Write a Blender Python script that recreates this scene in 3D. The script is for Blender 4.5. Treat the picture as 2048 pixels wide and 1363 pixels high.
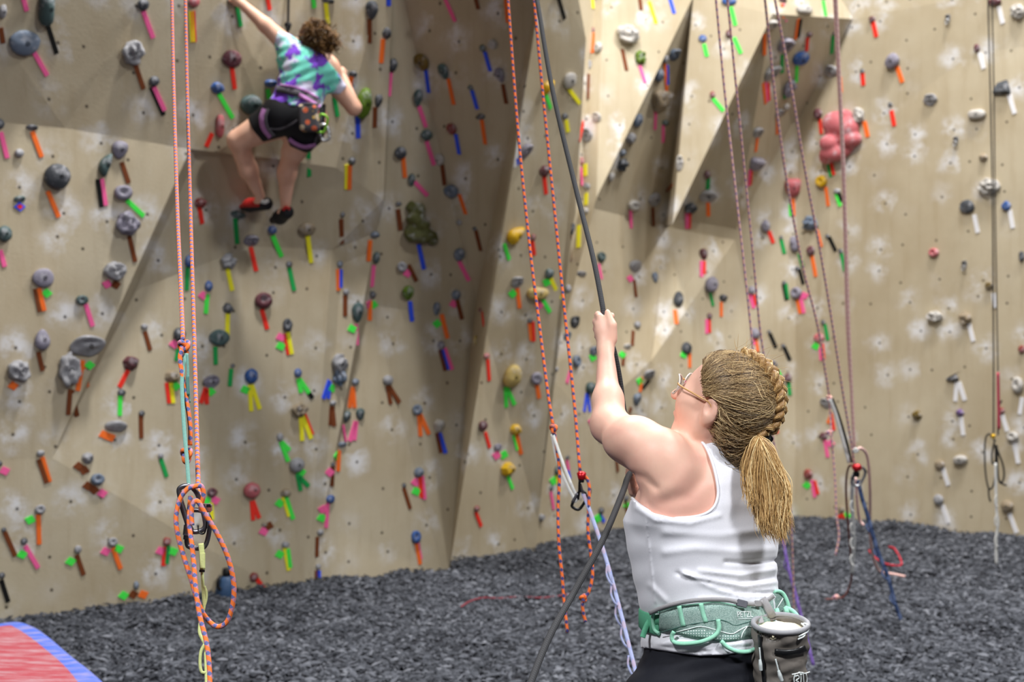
import bpy, bmesh, math, random
import numpy as np
from mathutils import Vector, Matrix, noise
from mathutils.bvhtree import BVHTree

for o in list(bpy.data.objects):
    bpy.data.objects.remove(o, do_unlink=True)
SC = bpy.context.scene
COL = SC.collection

# ---------------------------------------------------------------- camera
CAMZ, FPX, CX, HY = 1.68, 3600.0, 1024.0, 636.0
cam = bpy.data.cameras.new('camera')
cam.sensor_width = 36.0
cam.lens = FPX / 2048.0 * 36.0
cam.shift_y = (HY - 681.5) / 2048.0
cam.dof.use_dof = True
cam.dof.focus_distance = 3.95
cam.dof.aperture_fstop = 5.6
cam.clip_end = 200
camo = bpy.data.objects.new('camera', cam)
camo.location = (0, 0, CAMZ)
camo.rotation_euler = (math.pi / 2, 0, 0)
COL.objects.link(camo)
SC.camera = camo

# ---------------------------------------------------------------- light
W = bpy.data.worlds.new('gym_air')
SC.world = W
W.use_nodes = True
W.node_tree.nodes['Background'].inputs[0].default_value = (1.0, 0.90, 0.76, 1)
W.node_tree.nodes['Background'].inputs[1].default_value = 0.035
LAMPS = [(-1.7, 1.2, 4.6, 250), (2.3, 1.0, 4.6, 240), (4.2, 5.0, 8.0, 400),  # this row is added fill, to brighten the belayer, climber and left wall
         (-0.4, 9.3, 9.0, 590), (1.6, 11.5, 9.0, 150), (3.6, 11.9, 9.0, 370), (5.6, 10.8, 9.0, 260)]
for (x, y, z, p) in LAMPS:
    l = bpy.data.lights.new('bay_and_fill_lamp', 'AREA')
    l.shape = 'DISK'
    l.size = 0.8
    l.energy = p
    l.color = (1.0, 0.975, 0.945) if y > 5 else (0.96, 0.975, 1.0)
    lo = bpy.data.objects.new('bay_and_fill_lamp', l)
    lo.location = (x, y, z)
    COL.objects.link(lo)
VS = SC.view_settings
VS.view_transform = 'Standard'
VS.look = 'None'
VS.gamma = 1.0
VS.use_curve_mapping = False
VS.exposure = 0.1

# ---------------------------------------------------------------- helpers
def P(px, py, Y):
    return Vector(((px - CX) / FPX * Y, Y, CAMZ - (py - HY) / FPX * Y))

def lin(c):
    return tuple((v / 255 / 12.92) if v / 255 <= 0.04045 else ((v / 255 + 0.055) / 1.055) ** 2.4 for v in c) + (1.0,)

def link(name, me, mat=None, parent=None):
    o = bpy.data.objects.new(name, me)
    COL.objects.link(o)
    if mat is not None and me is not None and not me.materials:
        me.materials.append(mat)
    if parent is not None:
        o.parent = parent
        o.matrix_parent_inverse = parent.matrix_world.inverted() if parent.type != 'EMPTY' else Matrix.Translation(parent.location).inverted()
    return o

def tag(o, label=None, cat=None, group=None, kind=None):
    if label: o['label'] = label
    if cat: o['category'] = cat
    if group: o['group'] = group
    if kind: o['kind'] = kind
    return o

def empty(name, loc):
    o = bpy.data.objects.new(name, None)
    o.location = loc
    o.empty_display_size = 0.05
    COL.objects.link(o)
    return o

def mesh(name, verts, faces, smooth=True):
    me = bpy.data.meshes.new(name)
    me.from_pydata([tuple(v) for v in verts], [], faces)
    if smooth:
        me.polygons.foreach_set('use_smooth', [True] * len(me.polygons))
    me.update()
    return me

def np_mesh(name, V, F, smooth=True):
    """V (n,3), F (m,k) numpy arrays"""
    V = np.asarray(V, np.float32); F = np.asarray(F, np.int32)
    me = bpy.data.meshes.new(name)
    k = F.shape[1]
    me.vertices.add(len(V)); me.vertices.foreach_set('co', V.ravel())
    me.loops.add(F.size); me.loops.foreach_set('vertex_index', F.ravel())
    me.polygons.add(len(F))
    me.polygons.foreach_set('loop_start', np.arange(0, F.size, k, dtype=np.int32))
    me.polygons.foreach_set('loop_total', np.full(len(F), k, np.int32))
    me.update(calc_edges=True)
    if smooth:
        me.polygons.foreach_set('use_smooth', np.ones(len(F), bool))
    me.validate()
    return me

class NT:
    def __init__(self, name, rough=0.6, spec=0.3):
        self.m = bpy.data.materials.new(name)
        self.m.use_nodes = True
        self.t = self.m.node_tree
        self.b = self.t.nodes['Principled BSDF']
        self.b.inputs['Roughness'].default_value = rough
        self.b.inputs['Specular IOR Level'].default_value = spec
    def n(self, typ, **kw):
        nd = self.t.nodes.new(typ)
        for k, v in kw.items():
            setattr(nd, k, v)
        return nd
    def l(self, a, b):
        self.t.links.new(a, b)
    def val(self, sock, v):
        if hasattr(v, 'bl_idname') or hasattr(v, 'is_linked'):
            self.l(v, sock)
        else:
            sock.default_value = v
    def math(self, op, a, b=0.0, c=0.0, clamp=False):
        nd = self.n('ShaderNodeMath', operation=op); nd.use_clamp = clamp
        for i, v in enumerate((a, b, c)):
            self.val(nd.inputs[i], v)
        return nd.outputs[0]
    def mix(self, f, a, b):
        nd = self.n('ShaderNodeMix', data_type='RGBA')
        self.val(nd.inputs[0], f); self.val(nd.inputs[6], a); self.val(nd.inputs[7], b)
        return nd.outputs[2]
    def coord(self, kind='Object'):
        return self.n('ShaderNodeTexCoord').outputs[kind]
    def noise(self, vec, scale, detail=3, rough=0.55, out=0):
        nd = self.n('ShaderNodeTexNoise')
        if vec is not None: self.l(vec, nd.inputs['Vector'])
        nd.inputs['Scale'].default_value = scale
        nd.inputs['Detail'].default_value = detail
        nd.inputs['Roughness'].default_value = rough
        return nd.outputs[out]
    def step(self, v, lo, hi):
        nd = self.n('ShaderNodeMapRange', interpolation_type='SMOOTHSTEP')
        self.val(nd.inputs[0], v)
        nd.inputs[1].default_value = lo; nd.inputs[2].default_value = hi
        return nd.outputs[0]
    def bump(self, h, strength=0.3, dist=0.01):
        nd = self.n('ShaderNodeBump')
        nd.inputs['Strength'].default_value = strength
        nd.inputs['Distance'].default_value = dist
        self.l(h, nd.inputs['Height'])
        self.l(nd.outputs[0], self.b.inputs['Normal'])
    def color(self, c):
        self.val(self.b.inputs['Base Color'], c)
        return self

MATS = {}
def plain(name, rgb, rough=0.6, spec=0.3, metal=0.0, var=0.10, scale=60.0, bump=0.0):
    if name in MATS: return MATS[name]
    t = NT(name, rough, spec)
    c = lin(rgb)
    f = t.noise(t.coord(), scale, 3)
    dark = tuple(v * (1 - var * 2) for v in c[:3]) + (1,)
    lite = tuple(min(1, v * (1 + var * 2)) for v in c[:3]) + (1,)
    t.color(t.mix(f, dark, lite))
    t.b.inputs['Metallic'].default_value = metal
    if bump: t.bump(f, bump, 0.004)
    MATS[name] = t.m
    return t.m

# swept tube through world points (Catmull-Rom), optional per-point radius
def catmull(pts, n=8, closed=False):
    pts = [np.array(p, float) for p in pts]
    out = []
    N = len(pts)
    rng = range(N if closed else N - 1)
    for i in rng:
        if closed:
            p0, p1, p2, p3 = pts[(i - 1) % N], pts[i], pts[(i + 1) % N], pts[(i + 2) % N]
        else:
            p1, p2 = pts[i], pts[i + 1]
            p0 = pts[i - 1] if i > 0 else 2 * p1 - p2
            p3 = pts[i + 2] if i + 2 < N else 2 * p2 - p1
        for k in range(n):
            t = k / n
            out.append(0.5 * ((2 * p1) + (-p0 + p2) * t + (2 * p0 - 5 * p1 + 4 * p2 - p3) * t * t + (-p0 + 3 * p1 - 3 * p2 + p3) * t ** 3))
    if not closed: out.append(pts[-1])
    return np.array(out)

def tube_arrays(path, rad, seg=8, closed=False, flat=None, up=None):
    """returns V,F(quads),UV-like (ring,arc). flat=(a,b): elliptical/rect half sizes"""
    path = np.asarray(path, float)
    n = len(path)
    rad = np.broadcast_to(np.asarray(rad, float), (n,))
    tan = np.gradient(path, axis=0)
    if closed:
        tan = np.roll(path, -1, 0) - np.roll(path, 1, 0)
    tan /= np.linalg.norm(tan, axis=1, keepdims=True) + 1e-12
    ref = np.array(up if up is not None else (0.0, 1.0, 0.0))
    if up is None and abs(tan[0] @ ref) > 0.9: ref = np.array((1.0, 0, 0))
    N = np.zeros_like(path)
    v = ref - tan[0] * (tan[0] @ ref); v /= np.linalg.norm(v)
    N[0] = v
    for i in range(1, n):
        if up is not None:
            v = ref - tan[i] * (tan[i] @ ref)
            if np.linalg.norm(v) < 0.1: v = N[i - 1]
        else:
            v = N[i - 1] - tan[i] * (tan[i] @ N[i - 1])
        v /= np.linalg.norm(v) + 1e-12
        N[i] = v
    B = np.cross(tan, N)
    a = np.arange(seg) / seg * 2 * np.pi
    if flat is None:
        ca, sa = np.cos(a), np.sin(a)
        V = path[:, None, :] + rad[:, None, None] * (ca[None, :, None] * N[:, None, :] + sa[None, :, None] * B[:, None, :])
    else:
        e = 0.45
        ca = np.sign(np.cos(a)) * np.abs(np.cos(a)) ** e * flat[0]
        sa = np.sign(np.sin(a)) * np.abs(np.sin(a)) ** e * flat[1]
        V = path[:, None, :] + ca[None, :, None] * N[:, None, :] + sa[None, :, None] * B[:, None, :]
    V = V.reshape(-1, 3)
    F = []
    m = n if closed else n - 1
    i = np.arange(m)[:, None]; j = np.arange(seg)[None, :]
    i2 = (i + 1) % n; j2 = (j + 1) % seg
    F = np.stack([i * seg + j, i * seg + j2, i2 * seg + j2, i2 * seg + j], -1).reshape(-1, 4)
    return V, F

def tube(name, pts, rad, mat, parent=None, seg=8, n=8, closed=False, flat=None, up=None, smooth=True, raw=False):
    path = np.asarray(pts, float) if raw else catmull(pts, n, closed)
    r = rad
    if not np.isscalar(rad) and len(rad) != len(path):
        r = np.interp(np.linspace(0, 1, len(path)), np.linspace(0, 1, len(rad)), rad)
    V, F = tube_arrays(path, r, seg, closed, flat, up)
    faces = F.tolist()
    if not closed:
        faces.append(list(range(seg))[::-1]); faces.append(list(range(len(V) - seg, len(V))))
    me = mesh(name, V, faces, smooth)
    L = np.concatenate([[0], np.cumsum(np.linalg.norm(np.diff(path, axis=0), axis=1))])
    uv = me.uv_layers.new(name='along')
    idx = np.zeros(len(me.loops), np.int32); me.loops.foreach_get('vertex_index', idx)
    ring, s = idx // seg, idx % seg
    U = np.stack([s / seg, L[ring]], -1).astype(np.float32)
    uv.data.foreach_set('uv', U.ravel())
    return link(name, me, mat, parent)

# ---------------------------------------------------------------- implicit surfaces
def smin(a, b, k):
    if k <= 0: return np.minimum(a, b)
    h = np.maximum(k - np.abs(a - b), 0) / k
    return np.minimum(a, b) - h * h * k * 0.25

def cone(p, a, b, ra, rb):
    a = np.asarray(a, np.float32); b = np.asarray(b, np.float32)
    ab = b - a
    t = np.clip(((p - a) @ ab) / (ab @ ab + 1e-9), 0, 1)
    return np.linalg.norm(p - a - t[:, None] * ab, axis=1) - (ra + (rb - ra) * t)

def ell(p, c, r, R=None):
    q = p - np.asarray(c, np.float32)
    if R is not None: q = q @ np.asarray(R, np.float32)   # columns of R = local axes
    r = np.asarray(r, np.float32)
    k0 = np.linalg.norm(q / r, axis=1)
    k1 = np.linalg.norm(q / (r * r), axis=1) + 1e-6
    return k0 * (k0 - 1) / k1

def polymesh(fn, lo, hi, h, name, smooth_it=1, margin=1.6):
    lo = np.array(lo, float); hi = np.array(hi, float)
    B = 10
    nb = np.ceil((hi - lo) / (h * B)).astype(int)
    n = nb * B + 1
    F = np.ones(n, np.float32)
    g = [np.arange(k) for k in nb]
    bi = np.stack(np.meshgrid(*g, indexing='ij'), -1).reshape(-1, 3)
    cen = lo + (bi + 0.5) * B * h
    d = fn(cen.astype(np.float32))
    rad = B * h * 0.5 * math.sqrt(3) * margin
    act = np.abs(d) < rad
    inside = (d < 0) & ~act
    for b in bi[inside]:
        s = b * B
        F[s[0]:s[0] + B, s[1]:s[1] + B, s[2]:s[2] + B] = -1
    ab = bi[act]
    off = np.stack(np.meshgrid(*[np.arange(B + 1)] * 3, indexing='ij'), -1).reshape(-1, 3)
    for c0 in range(0, len(ab), 300):
        ch = ab[c0:c0 + 300]
        pts = (lo + ((ch[:, None, :] * B) + off[None]) * h).reshape(-1, 3).astype(np.float32)
        v = fn(pts).reshape(len(ch), B + 1, B + 1, B + 1)
        for b, vv in zip(ch, v):
            s = b * B
            F[s[0]:s[0] + B + 1, s[1]:s[1] + B + 1, s[2]:s[2] + B + 1] = vv
    F[0] = F[-1] = 1; F[:, 0] = F[:, -1] = 1; F[:, :, 0] = F[:, :, -1] = 1
    S = F < 0
    c = S[:-1, :-1, :-1].astype(np.int8)
    for i, j, k in ((1,0,0),(0,1,0),(0,0,1),(1,1,0),(1,0,1),(0,1,1),(1,1,1)):
        c = c + S[i:S.shape[0]-1+i, j:S.shape[1]-1+j, k:S.shape[2]-1+k]
    cells = np.argwhere((c > 0) & (c < 8))
    vid = -np.ones(c.shape, np.int32)
    vid[tuple(cells.T)] = np.arange(len(cells))
    acc = np.zeros((len(cells), 3)); cnt = np.zeros(len(cells))
    corners = [(i, j, k) for i in (0, 1) for j in (0, 1) for k in (0, 1)]
    for a in corners:
        for ax in range(3):
            if a[ax]: continue
            b = list(a); b[ax] = 1
            fa = F[tuple((cells + a).T)]; fb = F[tuple((cells + b).T)]
            cr = (fa < 0) != (fb < 0)
            t = np.where(cr, fa / np.where(cr, fa - fb, 1), 0)
            pt = np.tile(np.array(a, float), (len(cells), 1)); pt[:, ax] = t
            acc[cr] += pt[cr]; cnt[cr] += 1
    V = lo + (cells + acc / np.maximum(cnt, 1)[:, None]) * h
    Q = []
    for ax in range(3):
        u, v = (ax + 1) % 3, (ax + 2) % 3
        sl0 = [slice(None)] * 3; sl1 = [slice(None)] * 3
        sl0[ax] = slice(0, -1); sl1[ax] = slice(1, None)
        A, Bm = S[tuple(sl0)], S[tuple(sl1)]
        e = np.argwhere(A != Bm)
        ok = (e[:, u] > 0) & (e[:, v] > 0) & (e[:, u] < S.shape[u] - 1) & (e[:, v] < S.shape[v] - 1)
        e = e[ok]
        flip = A[tuple(e.T)]
        q = []
        for du, dv in ((-1, -1), (0, -1), (0, 0), (-1, 0)):
            w = e.copy(); w[:, u] += du; w[:, v] += dv
            q.append(vid[tuple(w.T)])
        q = np.stack(q, -1)
        q[~flip] = q[~flip][:, ::-1]
        Q.append(q)
    Q = np.concatenate(Q)
    Q = Q[(Q >= 0).all(1)]
    for _ in range(smooth_it):
        s = np.zeros_like(V); k = np.zeros(len(V))
        for a, b in ((0, 1), (1, 2), (2, 3), (3, 0)):
            np.add.at(s, Q[:, a], V[Q[:, b]]); np.add.at(k, Q[:, a], 1)
            np.add.at(s, Q[:, b], V[Q[:, a]]); np.add.at(k, Q[:, b], 1)
        V = 0.5 * V + 0.5 * s / np.maximum(k, 1)[:, None]
    return np_mesh(name, V, Q)
# ---------------------------------------------------------------- climbing wall
KN = [(0, 10.0), (890, 12.0), (1066, 13.2), (1260, 14.5), (1590, 15.2), (2048, 13.8)]
def ybase(px):
    if px < 0: a, b = KN[0], KN[1]
    elif px > 2048: a, b = KN[-2], KN[-1]
    else:
        for a, b in zip(KN[:-1], KN[1:]):
            if a[0] <= px <= b[0]: break
    t = (px - a[0]) / (b[0] - a[0])
    return 1.0 / ((1 - t) / a[1] + t / b[1])
def floor_py(Y, z=-0.12):
    return HY + (CAMZ - z) * FPX / Y
WV = {}
def wv(name, px, py, off):
    Y = ybase(px) - off
    WV[name] = P(px, floor_py(Y) if py is None else py, Y)
for row in '''u1 -160 -160 .40|u2 386 -160 .46|u4 380 298 .14|s1 130 256 .10|u3 -160 230 .08|s2 104 915 .03|l1 -160 930 0|l2 -160 f 0
p1 690 -160 .44|p2 672 335 .14|p3 555 318 .14|c1 792 -160 .66|c2 767 400 .15|c3 752 465 -.04|c4 664 500 -.08|b1 500 492 -.13|b2 256 575 .09|bu 393 312 .06|bb 272 580 -.11
f612 612 f 0|f705 705 f 0|d1 770 -160 .62|d2 757 400 -.36|d3 742 610 -.20|e1 1104 -160 3.1|e2 960 640 .42|e3 893 f 0
E1 1045 -160 1.6|E2 1128 -160 1.8|E3 1172 78 1.5|E4 1151 430 .75|E5 1066 f .15|E6 880 f -.35|E7 930 640 -.1
F1 1100 -160 .0|F2 1210 -160 .05|Fm 1125 430 .0|f1050 1050 f -.2|G1 1450 -160 .50|hA 1387 -8 .45|G2 1193 395 .55|G3 1158 532 .32|G4 1103 740 .10
g2 1180 415 -.36|g4 1090 740 -.06|h1 1345 447 .50|hb 1330 452 -.36|iT 1752 -160 .10|x1 1590 -160 .60|k1 1592 420 0|I2 1545 28 .85|J1 1706 38 .10|J2 1600 235 .0|J3 1470 480 -.30|jb 1332 456 -.57
m2 1234 664 .0|m3 1176 840 .0|fm 1130 f -.1|n2 1303 720 .10|fn 1288 f 0|f1470 1470 f 0|f1590 1590 f 0|K1 2750 -160 0|K2 2750 f 0'''.replace('\n', '|').split('|'):
    n_, x_, y_, o_ = row.split()
    wv(n_, float(x_), None if y_ == 'f' else float(y_), float(o_))
PANELS = '''u1 u2 u4 s1 u3|u3 s1 s2 l1|s1 u4 b2 s2|u2 p1 p2 p3 u4|p1 c1 c2 c3 c4 p2|bu p3 p2 c4 b1 bb|bb b1 c4 f612 l2 l1 s2|u4 bu bb s2 b2|u4 p3 bu
c4 c3 d3 f705 f612|d1 e1 e2|d1 e2 d3 c3 d2|d3 e2 e3 f705|c1 d1 d2 c3 c2|e1 E1 E7 E6 e3 e2|E1 E2 E3 E4 E5 E6 E7|E2 F1 Fm f1050 E5 E4 E3
F1 F2 G2 G3 G4 f1050 Fm|F2 G1 hA G2|hA hb g2|G2 g2 g4 G4 G3|hA h1 hb|hA G1 x1 I2 h1|I2 x1 iT J1|h1 I2 jb|I2 J1 J2 J3 jb|hb m2 m3 fm f1050 g4 g2|hb n2 fn fm m3 m2|jb J3 f1470 fn n2 hb
J1 iT K1 K2 f1590 k1 J2|J2 k1 f1590 f1470 J3'''.replace('\n', '|').split('|')

def wall_material():
    t = NT('textured_plywood_paint', 0.75, 0.25)
    uv = t.n('ShaderNodeUVMap', uv_map='face').outputs[0]
    big = t.noise(uv, 0.9, 4, 0.6)
    fine = t.noise(uv, 55, 4, 0.7)
    streak = t.n('ShaderNodeMapping'); t.l(uv, streak.inputs[0]); streak.inputs['Scale'].default_value = (6, 0.7, 1)
    st = t.noise(streak.outputs[0], 2.2, 4, 0.6)
    c = t.mix(t.step(big, 0.3, 0.72), lin((184, 170, 143)), lin((204, 193, 168)))
    c = t.mix(t.math('MULTIPLY', t.step(st, 0.45, 0.75), 0.35), c, lin((168, 149, 118)))
    c = t.mix(t.math('MULTIPLY', fine, 0.22), c, lin((140, 122, 92)))
    # bolt holes with a smear of chalk round each of them
    vo = t.n('ShaderNodeTexVoronoi', voronoi_dimensions='2D')
    t.l(uv, vo.inputs['Vector']); vo.inputs['Scale'].default_value = 3.6; vo.inputs['Randomness'].default_value = 0.72
    warp = t.n('ShaderNodeMapping'); t.l(uv, warp.inputs[0]); warp.inputs['Location'].default_value = (0.006, -0.012, 0)
    vo2 = t.n('ShaderNodeTexVoronoi', voronoi_dimensions='2D')
    wn = t.n('ShaderNodeVectorMath', operation='SCALE'); t.l(t.noise(uv, 9, 3, 0.6, 1), wn.inputs[0]); wn.inputs[3].default_value = 0.16
    wa = t.n('ShaderNodeVectorMath', operation='ADD'); t.l(warp.outputs[0], wa.inputs[0]); t.l(wn.outputs[0], wa.inputs[1])
    wb = t.n('ShaderNodeVectorMath', operation='ADD'); t.l(wa.outputs[0], wb.inputs[0]); wb.inputs[1].default_value = (-0.08, -0.08, -0.08)
    t.l(wb.outputs[0], vo2.inputs['Vector']); vo2.inputs['Scale'].default_value = 3.6; vo2.inputs['Randomness'].default_value = 0.72
    ring = t.math('MULTIPLY', t.step(vo2.outputs['Distance'], 0.52, 0.05), t.step(t.noise(uv, 6, 5, 0.7), 0.38, 0.62))
    pick = t.n('ShaderNodeSeparateColor'); t.l(vo2.outputs['Color'], pick.inputs[0])
    ring = t.math('MULTIPLY', ring, t.step(pick.outputs[0], 0.25, 0.75))
    smear = t.math('MULTIPLY', t.step(t.noise(streak.outputs[0], 6, 5, 0.7), 0.62, 0.8), 0.35)
    chalk = t.math('MAXIMUM', t.math('MULTIPLY', ring, 0.95), smear)
    c = t.mix(chalk, c, lin((226, 226, 228)))
    hole = t.step(vo.outputs['Distance'], 0.05, 0.02)
    c = t.mix(t.math('MULTIPLY', hole, 0.85), c, lin((48, 38, 30)))
    t.color(c)
    t.bump(fine, 0.35, 0.004)
    return t.m
M_WALL = wall_material()
wall = empty('wall_back', (0, 12, 0))
tag(wall, kind='structure')
bv, bf = [], []
for spec in PANELS:
    ks = spec.split()
    pts = [WV[k] for k in ks]
    bm = bmesh.new()
    vs = [bm.verts.new(p) for p in pts]
    f = bm.faces.new(vs)
    f.normal_update()
    if f.normal.y > 0 and spec.split()[0] not in ('e1', 'E2'):
        f.normal_flip()
    vb = [bm.verts.new(p + Vector((0.0, 0.045, 0))) for p in pts]
    n = len(pts)
    bm.faces.new(vb)
    for i in range(n):
        bm.faces.new((vs[i], vs[(i + 1) % n], vb[(i + 1) % n], vb[i]))
    bmesh.ops.triangulate(bm, faces=[f for f in bm.faces if len(f.verts) > 3])
    bmesh.ops.recalc_face_normals(bm, faces=bm.faces)
    me = bpy.data.meshes.new('panel')
    bm.to_mesh(me); bm.free()
    uv = me.uv_layers.new(name='face')
    for lp in me.loops:
        co = me.vertices[lp.vertex_index].co
        uv.data[lp.index].uv = (co.x * 1.25 + 20, co.z + 10)
    po = link('panel', me, M_WALL, wall)
    base = len(bv)
    bv += [v.co.copy() for v in me.vertices]
    bf += [[base + i for i in p.vertices] for p in me.polygons]
TREE = BVHTree.FromPolygons([tuple(v) for v in bv], bf)
EYE = Vector((0, 0, CAMZ))
def onwall(px, py):
    d = (P(px, py, 1.0) - EYE).normalized()
    loc, nor, i, dist = TREE.ray_cast(EYE, d)
    if loc is None:
        Y = ybase(px); return P(px, py, Y), Vector((0, -1, 0))
    if nor.dot(d) > 0: nor = -nor
    return loc, nor

# ---------------------------------------------------------------- floor and rubber mulch
def mulch_z(x, y):
    z = 0.035 * noise.noise(Vector((x * 1.1, y * 1.1, 0.3))) + 0.03 * noise.noise(Vector((x * 3.1, y * 2.1, 4.3)))
    return z
tf = NT('black_rubber_base', 0.95, 0.1)
tf.color(tf.mix(tf.step(tf.noise(tf.coord(), 24, 5, 0.75), 0.35, 0.7), lin((34, 35, 40)), lin((72, 73, 80))))
tf.bump(tf.noise(tf.coord(), 30, 4, 0.7), 0.9, 0.03)
xs = np.linspace(-7, 8, 130); ys = np.linspace(-3, 17, 170)
V = [(x, y, mulch_z(x, y)) for x in xs for y in ys]
F = [(i * 170 + j, (i + 1) * 170 + j, (i + 1) * 170 + j + 1, i * 170 + j + 1) for i in range(129) for j in range(169)]
fl = link('floor', mesh('floor', V, F), tf.m)
tag(fl, kind='structure')
rs = np.random.RandomState(5)
N = 115000
t_ = rs.rand(N) ** 0.9
yy = 7.6 + t_ * 7.6
xx = (rs.rand(N) * 2 - 1) * (yy / FPX * 1400)
zz = np.array([mulch_z(a, b) for a, b in zip(xx, yy)]) + rs.rand(N) * 0.022
L = 0.014 + rs.rand(N) ** 2 * 0.036; Wd = 0.005 + rs.rand(N) * 0.009
an = rs.rand(N) * 6.283; ti = (rs.rand(N) - 0.5) * 0.9
d = np.stack([np.cos(an) * np.cos(ti), np.sin(an) * np.cos(ti), np.sin(ti)], -1)
s = np.stack([-np.sin(an), np.cos(an), np.zeros(N)], -1)
up = np.cross(d, s)
C = np.stack([xx, yy, zz], -1)
ok = np.array([(TREE.ray_cast(Vector((0, 0, 0.12)), (Vector((a, b, 0.12)) - Vector((0, 0, 0.12))).normalized())[3] or 99) > math.hypot(a, b) for a, b in zip(xx, yy)])
C, d, s, up, L, Wd = C[ok], d[ok], s[ok], up[ok], L[ok], Wd[ok]
N = len(C)
pts = [C - d * L[:, None], C + s * Wd[:, None] + d * (L * 0.2)[:, None], C + d * L[:, None], C - s * Wd[:, None] - d * (L * 0.1)[:, None], C + up * (Wd * 1.0)[:, None]]
V = np.stack(pts, 1).reshape(-1, 3)
b = np.arange(N)[:, None] * 5
F = np.concatenate([b + np.array(q) for q in ((0, 1, 4), (1, 2, 4), (2, 3, 4), (3, 0, 4))], 0)
tm = NT('shredded_tyre_rubber', 0.85, 0.2)
g = tm.n('ShaderNodeNewGeometry').outputs['Random Per Island']
cr = tm.n('ShaderNodeValToRGB'); tm.l(g, cr.inputs[0])
cr.color_ramp.elements[0].color = lin((38, 40, 46)); cr.color_ramp.elements[1].color = lin((122, 125, 133))
e = cr.color_ramp.elements.new(0.55); e.color = lin((70, 73, 80))
e = cr.color_ramp.elements.new(0.9); e.color = lin((95, 98, 106))
tm.color(cr.outputs[0])
mu = link('rubber_mulch', np_mesh('rubber_mulch', V, F, False), tm.m)
tag(mu, 'dark grey shredded rubber mulch covering the gym floor', 'mulch', kind='stuff')
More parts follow.
